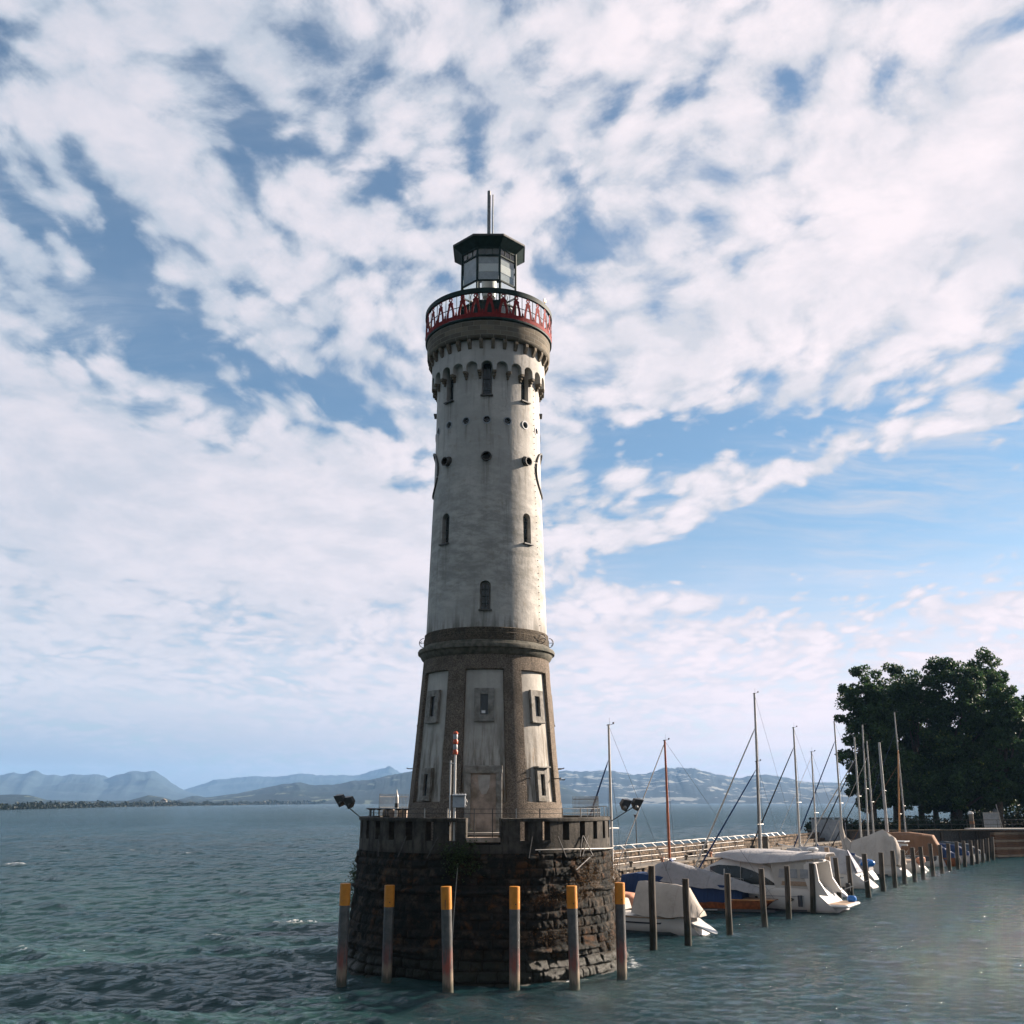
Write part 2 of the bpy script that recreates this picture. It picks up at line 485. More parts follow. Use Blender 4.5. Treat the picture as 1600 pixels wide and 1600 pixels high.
M['blackcloth'] = simple('black_sail_cloth', (0.015, 0.017, 0.022), 0.8, 0.3, 4)
M['palecloth'] = simple('pale_sail_cloth', (0.42, 0.405, 0.38), 0.8, 0.1, 4)
M['beige'] = simple('beige_canvas', (0.40, 0.36, 0.315), 0.85, 0.05, 0.8, bmp=0.012, col2=(0.35, 0.315, 0.275))
M['greycover'] = simple('grey_canvas', (0.24, 0.24, 0.245), 0.8, 0.06, 0.9, bmp=0.012, col2=(0.20, 0.20, 0.205))
M['whitecover'] = simple('white_canvas', (0.40, 0.39, 0.39), 0.8, 0.05, 0.9, bmp=0.01)
M['browncover'] = simple('brown_canvas', (0.20, 0.11, 0.065), 0.85, 0.2, 3, bmp=0.03)
def canvas(name, col, rough=0.85, folds=0.05):
    m, nt, b = mat(name, rough, spec=0.2)
    co = nt.n('ShaderNodeTexCoord').outputs['Object']
    mp = nt.n('ShaderNodeMapping'); nt.put(mp.inputs[0], co)
    mp.inputs['Scale'].default_value = (3.2, 1.2, 0.55); mp.inputs['Rotation'].default_value = (0, 0.35, 0)
    f = nt.noise(mp.outputs[0], 1.6, 4, 0.5, 0.5)
    w = nt.noise(co, 0.8, 4, 0.6)
    sx = nt.n('ShaderNodeSeparateXYZ'); nt.put(sx.inputs[0], co)
    seam = nt.math('PINGPONG', sx.outputs[0], 0.62)
    sm = nt.ramp(seam, 0.0, 0.022, 1, 0)
    c = nt.mix(nt.ramp(w, 0.3, 0.7), tuple(k * .88 for k in col), tuple(min(1, k * 1.06) for k in col))
    c = nt.mix(nt.math('MULTIPLY', nt.ramp(nt.noise(co, 2.6, 6, 0.7), 0.52, 0.70), 0.45), c, tuple(k * .6 for k in col))
    c = nt.mix(nt.math('MULTIPLY', sm, 0.35), c, tuple(k * .5 for k in col))
    nt.put(b.inputs['Base Color'], c)
    bump(nt, b, nt.math('MULTIPLY_ADD', sm, 0.25, f), folds, 1.0)
    return m


M['beige'] = canvas('beige_canvas_folded', (0.40, 0.36, 0.315))
M['greycover'] = canvas('grey_canvas_folded', (0.235, 0.235, 0.24), folds=0.08)
M['whitecover'] = canvas('white_canvas_folded', (0.37, 0.36, 0.36))
M['bluecover'] = canvas('blue_tarpaulin_folded', (0.008, 0.030, 0.095), 0.6, 0.08)
M['browncover'] = canvas('brown_canvas_folded', (0.20, 0.11, 0.065))
M['darkcover'] = simple('dark_canvas', (0.03, 0.045, 0.06), 0.8, 0.3, 3)
M['stripe'] = simple('dark_hull_stripe', (0.03, 0.035, 0.045), 0.4, 0.2, 3)
M['antifoul'] = simple('dark_bottom_paint', (0.03, 0.045, 0.05), 0.6, 0.3, 4)
M['peach'] = simple('faded_orange_cover', (0.42, 0.19, 0.11), 0.7, 0.15, 2.5)
M['orange'] = simple('orange_signal_paint', (0.36, 0.055, 0.018), 0.45, 0.15, 5)
M['concrete'] = simple('walkway_concrete', (0.13, 0.112, 0.09), 0.9, 0.25, 1.2, bmp=0.02, col2=(0.11, 0.097, 0.08))
M['ground'] = simple('trodden_earth', (0.10, 0.085, 0.055), 0.95, 0.35, 1.2, bmp=0.05, col2=(0.06, 0.065, 0.03))
M['bark'] = simple('grey_bark', (0.07, 0.058, 0.045), 0.95, 0.4, 7, bmp=0.05)


def pile_wood():
    m, nt, b = mat('wet_footed_pile_wood', 0.85, spec=0.3)
    co = nt.n('ShaderNodeTexCoord').outputs['Object']
    s = nt.n('ShaderNodeSeparateXYZ'); nt.put(s.inputs[0], co)
    st = nt.n('ShaderNodeMapping'); nt.put(st.inputs[0], co); st.inputs['Scale'].default_value = (9, 9, 0.6)
    g = nt.noise(st.outputs[0], 2, 6, 0.65)
    c = nt.mix(nt.ramp(g, 0.3, 0.7), (0.030, 0.026, 0.022), (0.10, 0.083, 0.066))
    wet = nt.ramp(nt.math('MULTIPLY_ADD', g, 0.5, s.outputs[2]), 1.0, 1.35, 1, 0)
    c = nt.mix(nt.math('MULTIPLY', wet, 0.85), c, (0.016, 0.02, 0.014))
    nt.put(b.inputs['Base Color'], c)
    bump(nt, b, g, 0.02, 0.8)
    return m


def post_paint():
    m, nt, b = mat('steel_post_grey_with_rust_foot', 0.45, spec=0.4)
    co = nt.n('ShaderNodeTexCoord').outputs['Object']
    s = nt.n('ShaderNodeSeparateXYZ'); nt.put(s.inputs[0], co)
    n = nt.noise(co, 3.5, 6, 0.65)
    st = nt.n('ShaderNodeMapping'); nt.put(st.inputs[0], co); st.inputs['Scale'].default_value = (6, 6, 0.5)
    k = nt.noise(st.outputs[0], 1.5, 5, 0.6)
    c = nt.mix(nt.ramp(n, 0.3, 0.7), (0.036, 0.041, 0.043), (0.085, 0.084, 0.080))
    zz = nt.math('MULTIPLY_ADD', k, 0.7, s.outputs[2])
    oi = nt.n('ShaderNodeObjectInfo')
    rr = nt.ramp(oi.outputs['Random'], 0.35, 0.8, 0.05, 0.9)
    rb = nt.math('MULTIPLY', nt.ramp(zz, 2.7, 3.4, 1, 0), nt.ramp(k, 0.40, 0.56))
    c = nt.mix(nt.math('MULTIPLY', rb, rr), c, (0.28, 0.065, 0.042))
    c = nt.mix(nt.math('MULTIPLY', nt.ramp(zz, 2.3, 2.6, 1, 0), 0.8), c, (0.22, 0.17, 0.12))
    c = nt.mix(nt.math('MULTIPLY', nt.ramp(zz, 1.98, 2.2, 1, 0), 0.9), c, (0.04, 0.045, 0.03))
    c = nt.mix(nt.ramp(k, 0.58, 0.7, 0, 0.35), c, (0.2, 0.16, 0.13))
    nt.put(b.inputs['Base Color'], c)
    bump(nt, b, n, 0.01, 0.5)
    return m


M['pile'] = pile_wood()
M['post'] = post_paint()
M['yellow'] = simple('golden_yellow_paint', (0.46, 0.17, 0.010), 0.5, 0.14, 4, col2=(0.34, 0.13, 0.012))


def leaf_mat(name, a, b_, yel=None):
    m, nt, b = mat(name, 0.6, spec=0.25)
    at = nt.n('ShaderNodeAttribute'); at.attribute_name = 'tone'
    c = nt.mix(at.outputs['Fac'], a, b_)
    if yel:
        c = nt.mix(nt.ramp(at.outputs['Fac'], 0.93, 0.98), c, yel)
    nt.put(b.inputs['Base Color'], c)
    tr = nt.n('ShaderNodeBsdfTranslucent'); nt.put(tr.inputs[0], c)
    mx = nt.n('ShaderNodeMixShader'); mx.inputs[0].default_value = 0.30
    nt.put(mx.inputs[1], b.outputs[0]); nt.put(mx.inputs[2], tr.outputs[0])
    out = m.node_tree.nodes['Material Output']
    nt.put(out.inputs['Surface'], mx.outputs[0])
    return m


M['leaf'] = leaf_mat('broad_leaf', (0.018, 0.044, 0.021), (0.066, 0.12, 0.036), (0.13, 0.16, 0.04))
M['weed'] = leaf_mat('wall_weed', (0.016, 0.035, 0.014), (0.06, 0.09, 0.03))
M['dryweed'] = leaf_mat('dry_brown_weed', (0.045, 0.028, 0.014), (0.13, 0.075, 0.032))
M['hedge'] = leaf_mat('hedge_leaf', (0.012, 0.025, 0.012), (0.035, 0.055, 0.022))


def glass_mat():
    m = bpy.data.materials.new('lantern_glass')
    m.use_nodes = True
    nt = NT(m.node_tree); m.node_tree.nodes.clear()
    t = nt.n('ShaderNodeBsdfTransparent'); t.inputs[0].default_value = (0.955, 0.975, 0.97, 1)
    g = nt.n('ShaderNodeBsdfGlossy'); g.inputs['Roughness'].default_value = 0.03
    lw = nt.n('ShaderNodeLayerWeight'); lw.inputs[0].default_value = 0.5
    mx = nt.n('ShaderNodeMixShader')
    nt.put(mx.inputs[0], nt.math('MULTIPLY_ADD', nt.math('POWER', lw.outputs['Facing'], 4.0), 0.6, 0.05))
    nt.put(mx.inputs[1], t.outputs[0]); nt.put(mx.inputs[2], g.outputs[0])
    o = nt.n('ShaderNodeOutputMaterial'); nt.put(o.inputs[0], mx.outputs[0])
    return m


M['glass'] = glass_mat()


# ------------------------------------------------------------------ mesh helpers
class MB:
    def __init__(self):
        self.v, self.f, self.m, self.sm = [], [], [], []

    def add(self, vs, fs, mi=0, smooth=False):
        o = len(self.v)
        self.v += [tuple(p) for p in vs]
        self.f += [tuple(i + o for i in f) for f in fs]
        self.m += [mi] * len(fs)
        self.sm += [smooth] * len(fs)
        return self

    def box(self, c, s, rz=0.0, mi=0, bevel=0.0, ry=0.0, rx=0.0):
        hx, hy, hz = s[0] / 2, s[1] / 2, s[2] / 2
        R = Matrix.Rotation(rz, 3, 'Z') @ Matrix.Rotation(ry, 3, 'Y') @ Matrix.Rotation(rx, 3, 'X')
        b = min(bevel, hx * .9, hy * .9, hz * .9)
        if b <= 0:
            pts = [Vector((x, y, z)) for x in (-hx, hx) for y in (-hy, hy) for z in (-hz, hz)]
            fs = [(0, 1, 3, 2), (4, 6, 7, 5), (0, 4, 5, 1), (2, 3, 7, 6), (0, 2, 6, 4), (1, 5, 7, 3)]
        else:
            pts, fs = [], []
            idx = {}
            for sx in (-1, 1):
                for sy in (-1, 1):
                    for sz in (-1, 1):
                        for ax in range(3):
                            p = [sx * (hx - b), sy * (hy - b), sz * (hz - b)]
                            p[ax] = (sx * hx, sy * hy, sz * hz)[ax]
                            idx[(sx, sy, sz, ax)] = len(pts)
                            pts.append(Vector(p))
            for ax in range(3):
                o = [a for a in range(3) if a != ax]
                for s_ in (-1, 1):
                    q = []
                    for a, c2 in ((-1, -1), (1, -1), (1, 1), (-1, 1)):
                        k = [0, 0, 0]; k[ax] = s_; k[o[0]] = a; k[o[1]] = c2
                        q.append(idx[(*k, ax)])
                    fs.append(tuple(q))
            for ax in range(3):          # edges parallel to ax
                o = [a for a in range(3) if a != ax]
                for a in (-1, 1):
                    for c2 in (-1, 1):
                        k1 = [0, 0, 0]; k1[ax] = -1; k1[o[0]] = a; k1[o[1]] = c2
                        k2 = list(k1); k2[ax] = 1
                        fs.append((idx[(*k1, o[0])], idx[(*k2, o[0])], idx[(*k2, o[1])], idx[(*k1, o[1])]))
            for sx in (-1, 1):
                for sy in (-1, 1):
                    for sz in (-1, 1):
                        fs.append(tuple(idx[(sx, sy, sz, a)] for a in range(3)))
        pts = [R @ p + Vector(c) for p in pts]
        return self.add(pts, fs, mi)

    def tube(self, pts, r, n=8, mi=0, caps=True):
        pts = [Vector(p) for p in pts]
        rs = r if isinstance(r, (list, tuple)) else [r] * len(pts)
        vs, fs = [], []
        up = Vector((0, 0, 1))
        for i, p in enumerate(pts):
            d = (pts[min(i + 1, len(pts) - 1)] - pts[max(i - 1, 0)]).normalized()
            a = d.cross(up if abs(d.z) < 0.93 else Vector((1, 0, 0)))
            a.normalize()
            b = d.cross(a).normalized()
            for k in range(n):
                t = 2 * PI * k / n
                vs.append(p + (a * math.cos(t) + b * math.sin(t)) * rs[i])
        for i in range(len(pts) - 1):
            for k in range(n):
                k2 = (k + 1) % n
                fs.append((i * n + k, i * n + k2, (i + 1) * n + k2, (i + 1) * n + k))
        self.add(vs, fs, mi, True)
        if caps:
            o = len(self.v) - len(vs)
            self.f += [tuple(o + k for k in range(n))[::-1], tuple(o + (len(pts) - 1) * n + k for k in range(n))]
            self.m += [mi, mi]; self.sm += [False, False]
        return self

    def lathe(self, prof, n=64, c=(0, 0), a0=0.0, a1=2 * PI, mi=0, smooth=True, closed=True, rot=0.0):
        """prof: (r, z) list; angle 0 looks at the camera (-Y), positive to the right (+X)"""
        full = abs(a1 - a0 - 2 * PI) < 1e-6
        cols = n if full else n + 1
        vs, fs = [], []
        for i in range(cols):
            a = a0 + (a1 - a0) * i / n + rot
            for r, z in prof:
                vs.append((c[0] + r * math.sin(a), c[1] - r * math.cos(a), z))
        m = len(prof)
        rng = range(m) if closed else range(m - 1)
        for i in range(n):
            j = (i + 1) % cols
            for k in rng:
                k2 = (k + 1) % m
                fs.append((i * m + k, j * m + k, j * m + k2, i * m + k2))
        self.add(vs, fs, mi, smooth)
        if not full and closed:
            o = len(self.v) - len(vs)
            self.f += [tuple(o + k for k in range(m)), tuple(o + n * m + k for k in range(m))[::-1]]
            self.m += [mi, mi]; self.sm += [False, False]
        return self

    def prism(self, poly, ext, axis='Y', mi=0, off=(0, 0, 0)):
        """poly: list of 2D points in the plane across the axis, extruded from ext[0] to ext[1]"""
        def P3(p, e):
            if axis == 'Y':
                q = (p[0], e, p[1])
            elif axis == 'X':
                q = (e, p[0], p[1])
            else:
                q = (p[0], p[1], e)
            return (q[0] + off[0], q[1] + off[1], q[2] + off[2])
        n = len(poly)
        vs = [P3(p, ext[0]) for p in poly] + [P3(p, ext[1]) for p in poly]
        fs = [tuple(range(n)), tuple(range(2 * n - 1, n - 1, -1))]
        fs += [(i, i + n, (i + 1) % n + n, (i + 1) % n) for i in range(n)]
        return self.add(vs, fs, mi)

    def ball(self, c, r, n=12, mi=0, sx=1, sy=1, sz=1):
        vs, fs = [], []
        m = n // 2
        for i in range(m + 1):
            t = PI * i / m
            for k in range(n):
                a = 2 * PI * k / n
                vs.append((c[0] + r * sx * math.sin(t) * math.cos(a), c[1] + r * sy * math.sin(t) * math.sin(a),
                           c[2] + r * sz * math.cos(t)))
        for i in range(m):
            for k in range(n):
                fs.append((i * n + k, (i + 1) * n + k, (i + 1) * n + (k + 1) % n, i * n + (k + 1) % n))
        return self.add(vs, fs, mi, True)

    def rotated(self, ang, c=(0, 0, 0)):
        R = Matrix.Rotation(ang, 3, 'Z')
        c = Vector(c)
        self.v = [tuple(R @ Vector(p) + c) for p in self.v]
        return self

    def loft(self, secs, mi=0, smooth=True, closed=False, caps=False):
        n = len(secs[0])
        vs = [p for s in secs for p in s]
        fs = []
        rng = range(n) if closed else range(n - 1)
        for i in range(len(secs) - 1):
            for k in rng:
                k2 = (k + 1) % n
                fs.append((i * n + k, (i + 1) * n + k, (i + 1) * n + k2, i * n + k2))
        self.add(vs, fs, mi, smooth)
        if caps:
            o = len(self.v) - len(vs)
            self.f += [tuple(o + k for k in range(n)), tuple(o + (len(secs) - 1) * n + k for k in range(n))[::-1]]
            self.m += [mi, mi]; self.sm += [False, False]
        return self

    def build(self, name, mats, parent=None, loc=None, rz=None, fix=True):
        me = bpy.data.meshes.new(name)
        me.from_pydata(self.v, [], self.f)
        mats = mats if isinstance(mats, (list, tuple)) else [mats]
        for mm in mats:
            me.materials.append(M[mm] if isinstance(mm, str) else mm)
        me.polygons.foreach_set('material_index', self.m)
        me.polygons.foreach_set('use_smooth', self.sm)
        if fix and len(self.f) < 60000:
            import bmesh
            bm = bmesh.new(); bm.from_mesh(me)
            bmesh.ops.remove_doubles(bm, verts=bm.verts, dist=1e-5)
            bmesh.ops.recalc_face_normals(bm, faces=bm.faces)
            bm.to_mesh(me); bm.free()
        if any(self.sm):
            me.set_sharp_from_angle(angle=math.radians(40))
        me.update()
        o = bpy.data.objects.new(name, me)
        COL.objects.link(o)
        if parent is not None:
            o.parent = parent
        if loc is not None:
            o.location = loc
        if rz is not None:
            o.rotation_euler = (0, 0, rz)
        return o


def tag(o, label=None, cat=None, group=None, kind=None):
    if label: o['label'] = label
    if cat: o['category'] = cat
    if group: o['group'] = group
    if kind: o['kind'] = kind
    return o


def empty(name, loc=(0, 0, 0), rz=0.0, label=None, cat=None, group=None):
    o = bpy.data.objects.new(name, None)
    o.empty_display_size = 0.2
    COL.objects.link(o)
    o.location = loc
    o.rotation_euler = (0, 0, rz)
    return tag(o, label, cat, group)


def copy_tree(root, loc, rz=0.0, label=None):
    r = root.copy(); COL.objects.link(r)
    r.location = loc; r.rotation_euler = (0, 0, rz)
    if label: r['label'] = label
    for ch in list(root.children):
        c = ch.copy(); COL.objects.link(c); c.parent = r
        for g in list(ch.children):
            d = g.copy(); COL.objects.link(d); d.parent = c
    return r


def vnoise(x, y, z, seed=0):
    """value noise on arrays, 0..1"""
    xi, yi, zi = np.floor(x).astype(np.int64), np.floor(y).astype(np.int64), np.floor(z).astype(np.int64)
    fx, fy, fz = x - xi, y - yi, z - zi
    fx, fy, fz = (t * t * (3 - 2 * t) for t in (fx, fy, fz))

    def h(a, b, c):
        n = (a * 374761393 + b * 668265263 + c * 2147483647 + seed * 974711) & 0xFFFFFFFF
        n = ((n ^ (n >> 13)) * 1274126177) & 0xFFFFFFFF
        return ((n ^ (n >> 16)) & 0xFFFF) / 65535.0
    r = 0
    for dx_ in (0, 1):
        for dy_ in (0, 1):
            for dz_ in (0, 1):
                w = (fx if dx_ else 1 - fx) * (fy if dy_ else 1 - fy) * (fz if dz_ else 1 - fz)
                r = r + w * h(xi + dx_, yi + dy_, zi + dz_)
    return r


def fbm(x, y, z, oct_=4, seed=0, gain=0.5):
    a, s, t = 1.0, 0.0, 0.0
    for i in range(oct_):
        s = s + a * vnoise(x * 2 ** i, y * 2 ** i, z * 2 ** i, seed + i)
        t += a
        a *= gain
    return s / t


def grid_mesh(name, X, Y, Z, material, attrs=None, smooth=True, wrap=False, parent=None):
    """X,Y,Z arrays of shape (rows, cols)"""
    R, Cn = X.shape
    co = np.stack([X, Y, Z], -1).reshape(-1, 3).astype(np.float32)
    r = np.arange(R - 1)[:, None]
    c = np.arange(Cn if wrap else Cn - 1)[None, :]
    c2 = (c + 1) % Cn
    q = np.stack([r * Cn + c, r * Cn + c2, (r + 1) * Cn + c2, (r + 1) * Cn + c], -1).reshape(-1, 4)
    me = bpy.data.meshes.new(name)
    me.vertices.add(len(co)); me.vertices.foreach_set('co', co.ravel())
    nf = len(q)
    me.loops.add(nf * 4); me.loops.foreach_set('vertex_index', q.ravel().astype(np.int32))
    me.polygons.add(nf)
    me.polygons.foreach_set('loop_start', np.arange(0, nf * 4, 4, dtype=np.int32))
    me.polygons.foreach_set('use_smooth', np.full(nf, smooth))
    for k, a in (attrs or {}).items():
        at = me.attributes.new(k, 'FLOAT', 'POINT')
        at.data.foreach_set('value', a.reshape(-1).astype(np.float32))
    me.materials.append(material)
    me.update(calc_edges=True)
    me.validate()
    o = bpy.data.objects.new(name, me)
    COL.objects.link(o)
    if parent is not None: o.parent = parent
    return o


def leaf_mesh(name, centres, size, material, parent=None, tone=None, flat=0.0):
    """many small folded leaf faces at the given centres"""
    n = len(centres)
    d = RNG.normal(size=(n, 3)); d[:, 2] += flat
    d /= np.linalg.norm(d, axis=1, keepdims=True)
    a = np.cross(d, RNG.normal(size=(n, 3))); a /= np.linalg.norm(a, axis=1, keepdims=True)
    b = np.cross(d, a)
    s = size * RNG.uniform(0.6, 1.35, (n, 1))
    p0 = centres - a * s * 0.5
    p1 = centres + b * s * 0.36 + d * s * 0.10
    p2 = centres + a * s * 0.55
    p3 = centres - b * s * 0.36 + d * s * 0.10
    co = np.stack([p0, p1, p2, p3], 1).reshape(-1, 3).astype(np.float32)
    me = bpy.data.meshes.new(name)
    me.vertices.add(n * 4); me.vertices.foreach_set('co', co.ravel())
    me.loops.add(n * 4); me.loops.foreach_set('vertex_index', np.arange(n * 4, dtype=np.int32))
    me.polygons.add(n); me.polygons.foreach_set('loop_start', np.arange(0, n * 4, 4, dtype=np.int32))
    at = me.attributes.new('tone', 'FLOAT', 'POINT')
    t = RNG.uniform(0, 1, n) if tone is None else np.clip(tone + RNG.normal(0, 0.2, n), 0, 1)
    at.data.foreach_set('value', np.repeat(t, 4).astype(np.float32))
    me.materials.append(material)
    me.update(calc_edges=True)
    o = bpy.data.objects.new(name, me)
    COL.objects.link(o)
    if parent is not None: o.parent = parent
    return o

# ================================================================== SETTING: water
MOLE_E = Vector((6.3, 66.6, 0))              # point on the harbour edge of the breakwater
MU = Vector((0.523, 0.852, 0)).normalized()  # along the breakwater
MV = Vector((MU.y, -MU.x, 0))                # across it, towards the harbour


def water_mat():
    m, nt, b = mat('lake_water', 0.06, spec=0.36)
    b.inputs['IOR'].default_value = 1.333
    b.inputs['Specular Tint'].default_value = (0.60, 0.86, 1.0, 1)
    co = nt.n('ShaderNodeTexCoord').outputs['Object']
    s = nt.n('ShaderNodeSeparateXYZ'); nt.put(s.inputs[0], co)
    n = nt.noise(co, 0.03, 4, 0.55)
    c = nt.mix(nt.ramp(n, 0.35, 0.65), (0.0035, 0.020, 0.025), (0.006, 0.028, 0.032))
    # the turbid shallows on the open lake side of the tower
    sh = nt.math('MULTIPLY', nt.ramp(s.outputs[0], -70, -6, 0.35, 1), nt.ramp(s.outputs[1], 30, 130, 1, 0))
    sh = nt.math('MULTIPLY', sh, nt.ramp(s.outputs[0], -6, 0, 1, 0))
    c = nt.mix(nt.math('MULTIPLY', sh, nt.ramp(nt.noise(co, 0.09, 5, 0.6), 0.3, 0.62)), c, (0.026, 0.068, 0.062))
    fo = nt.n('ShaderNodeAttribute'); fo.attribute_name = 'foam'
    fn = nt.noise(co, 5.0, 5, 0.7)
    foam = nt.math('MULTIPLY', fo.outputs['Fac'], nt.ramp(fn, 0.47, 0.56))
    c = nt.mix(foam, c, (0.75, 0.78, 0.78))
    nt.put(b.inputs['Base Color'], c)
    nt.put(b.inputs['Roughness'], nt.math('MULTIPLY_ADD', foam, 0.5, 0.07))
    mp = nt.n('ShaderNodeMapping'); nt.put(mp.inputs[0], co)
    mp.inputs['Scale'].default_value = (0.55, 1.7, 1); mp.inputs['Rotation'].default_value = (0, 0, -0.12)
    h = nt.math('MULTIPLY', nt.noise(mp.outputs[0], 1.3, 7, 0.66, 0.5), 0.95)
    h = nt.math('MULTIPLY_ADD', nt.noise(mp.outputs[0], 3.4, 5, 0.65, 0.3), 0.34, h)
    h = nt.math('MULTIPLY_ADD', nt.noise(mp.outputs[0], 0.30, 3, 0.5), 0.9, h)
    bp = nt.n('ShaderNodeBump'); bp.inputs['Strength'].default_value = 1.0; bp.inputs['Distance'].default_value = 0.40
    nt.put(bp.inputs['Height'], h)
    df = nt.n('ShaderNodeBsdfDiffuse'); nt.put(df.inputs['Color'], c); nt.put(df.inputs['Normal'], bp.outputs[0])
    gl = nt.n('ShaderNodeBsdfGlossy'); gl.inputs['Color'].default_value = (0.80, 0.90, 0.93, 1); gl.inputs['Roughness'].default_value = 0.06
    nt.put(gl.inputs['Normal'], bp.outputs[0])
    fr = nt.n('ShaderNodeFresnel'); fr.inputs['IOR'].default_value = 1.333; nt.put(fr.inputs['Normal'], bp.outputs[0])
    mx = nt.n('ShaderNodeMixShader')
    nt.put(mx.inputs[0], nt.math('MULTIPLY', fr.outputs[0], nt.math('SUBTRACT', 1.0, foam)))
    nt.put(mx.inputs[1], df.outputs[0]); nt.put(mx.inputs[2], gl.outputs[0])
    nt.put(m.node_tree.nodes['Material Output'].inputs['Surface'], mx.outputs[0])
    m.node_tree.nodes.remove(b)
    return m


def build_water():
    nr, na = 1150, 820
    st_ = np.linspace(1.0, 2.5, nr - 1); st_ *= math.log(13500 / 18) / st_.sum()
    r = 18 * np.exp(np.concatenate([[0], np.cumsum(st_)]))
    a = np.radians(np.linspace(-44, 44, na))
    A, R = np.meshgrid(a, r)
    X = R * np.sin(A); Y = R * np.cos(A); Z = np.zeros_like(X)
    dr = np.gradient(r)[:, None]
    g = np.random.default_rng(5)
    # harbour is the sheltered side of the breakwater, right of the tower
    side = (X - MOLE_E.x) * MV.x + (Y - MOLE_E.y) * MV.y
    lee = np.clip((X + 2.0) / 6.0, 0, 1) * np.clip((side + 4) / 4.0, 0, 1)
    amp_l = 1.0 - 0.50 * lee
    DX = np.zeros_like(X); DY = np.zeros_like(X)
    for i in range(96):
        lam = 0.45 * (4.6 / 0.45) ** (g.random() ** 1.15)
        th = math.radians(-98 + g.normal(0, 28))
        k = 2 * PI / lam
        a0 = 0.0098 * lam ** 0.72 * g.uniform(0.5, 1.0)
        w = np.clip((lam / np.maximum(dr, R * 0.0019) - 1.8) / 1.8, 0, 1)
        ph = k * (X * math.cos(th) + Y * math.sin(th)) + g.uniform(0, 6.28)
        aa = a0 * w * (amp_l ** 1.6 if lam > 2 else amp_l ** .6)
        Z += aa * np.cos(ph)
        q = 0.9 * aa * np.sin(ph)
        DX -= q * math.cos(th); DY -= q * math.sin(th)
    X2, Y2 = X + DX, Y + DY
    f = np.clip((Z - 0.125) / 0.06, 0, 1) * (vnoise(X / 5.5, Y / 5.5, X * 0, 3) > 0.86)
    f = f * (1 - lee) * (R < 420)
    # broken water at the foot of the tower
    d = np.hypot(X + 1.1, Y - 43.2)
    f = np.maximum(f, 0.9 * np.clip(1 - np.abs(d - 6.05) / 0.30, 0, 1) *
                   (vnoise(X * 0.9, Y * 0.9, X * 0, 9) > 0.62) * (X > -1.5))
    o = grid_mesh('water', X2, Y2, Z, M['water'], {'foam': f})
    tag(o, kind='structure', label='choppy green lake and sheltered harbour water')
    # the rest of the lake, round behind the viewpoint
    mb = MB()
    a2 = [math.radians(44 + 272 * i / 40) for i in range(41)]
    rr = [0.5, 18, 80, 600, 6000]
    for q in rr:
        pass
    vs = [(q * math.sin(t), q * math.cos(t), -0.02) for q in rr for t in a2]
    fs = [(i * 41 + k, i * 41 + k + 1, (i + 1) * 41 + k + 1, (i + 1) * 41 + k) for i in range(4) for k in range(40)]
    mb.add(vs, fs)
    a3 = [math.radians(-46 + 92 * i / 12) for i in range(13)]
    vs = [(q * math.sin(t), q * math.cos(t), -0.03) for q in (0.5, 18.6) for t in a3]
    mb.add(vs, [(k, k + 1, 14 + k, 13 + k) for k in range(12)])
    o2 = mb.build('water', M['water'])
    tag(o2, kind='structure', label='lake water continuing behind the viewpoint')


M['water'] = water_mat()
build_water()


# ================================================================== hills and far shore
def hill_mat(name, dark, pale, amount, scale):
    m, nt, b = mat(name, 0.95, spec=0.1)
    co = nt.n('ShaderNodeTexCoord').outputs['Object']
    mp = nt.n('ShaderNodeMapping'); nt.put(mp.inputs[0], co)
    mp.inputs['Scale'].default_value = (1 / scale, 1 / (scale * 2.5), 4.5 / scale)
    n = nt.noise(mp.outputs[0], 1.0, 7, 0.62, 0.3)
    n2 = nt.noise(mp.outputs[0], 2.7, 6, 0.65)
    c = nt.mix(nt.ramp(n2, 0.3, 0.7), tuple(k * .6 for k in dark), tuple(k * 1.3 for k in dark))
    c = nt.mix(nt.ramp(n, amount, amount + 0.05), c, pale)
    nt.put(b.inputs['Base Color'], c)
    return m


def hill_range(name, pts, Y, front, back, m, label, rough=0.05, seed=1, nx=420, base_z=0.0):
    xs = np.array([p[0] for p in pts], float); ys = np.array([p[1] for p in pts], float)
    px = np.linspace(xs[0], xs[-1], nx)
    py = np.interp(px, xs, ys)
    H = np.array([max(0.0, CH + Y * slope(q)) for q in py])
    Xr = np.array([latr(q, 1245) * Y for q in px])
    H = H * (1 + rough * 2.2 * (fbm(px / 16.0, px * 0 + seed, px * 0, 5, seed, 0.6) - 0.5))
    nt_, rows = 36, []
    T = np.linspace(-1, 1, nt_)
    X = np.zeros((nt_, nx)); YY = np.zeros_like(X); Z = np.zeros_like(X)
    for i, t in enumerate(T):
        if t <= 0:
            y = Y - front * (-t); e = (1 + t) ** 0.85
        else:
            y = Y + back * t; e = (1 - t) ** 0.9
        n = fbm(Xr / (H.max() * 1.3 + 1) * 1.0, np.full(nx, y / (H.max() * 1.3 + 1)), Xr * 0, 5, seed + 7)
        X[i] = Xr * (y / Y) ** 0.9 + (fbm(Xr / (H.max() * 2 + 1), np.full(nx, i / 5.0), Xr * 0, 3, seed + 70) - .5) * H.max() * .5 * (1 - abs(t)) * (abs(t) > .03)
        YY[i] = y
        Z[i] = H * np.clip(e * (1 + (n - 0.5) * 0.9 * (1 - abs(1 - abs(t)) ** 3)), 0, 0.985 if abs(t) > 0.03 else 1) - (1 - (1 - abs(t))) * 4
        if abs(t) > 0.99: Z[i] = -4
    o = grid_mesh(name, X, YY, Z, m)
    return tag(o, kind='structure', label=label)


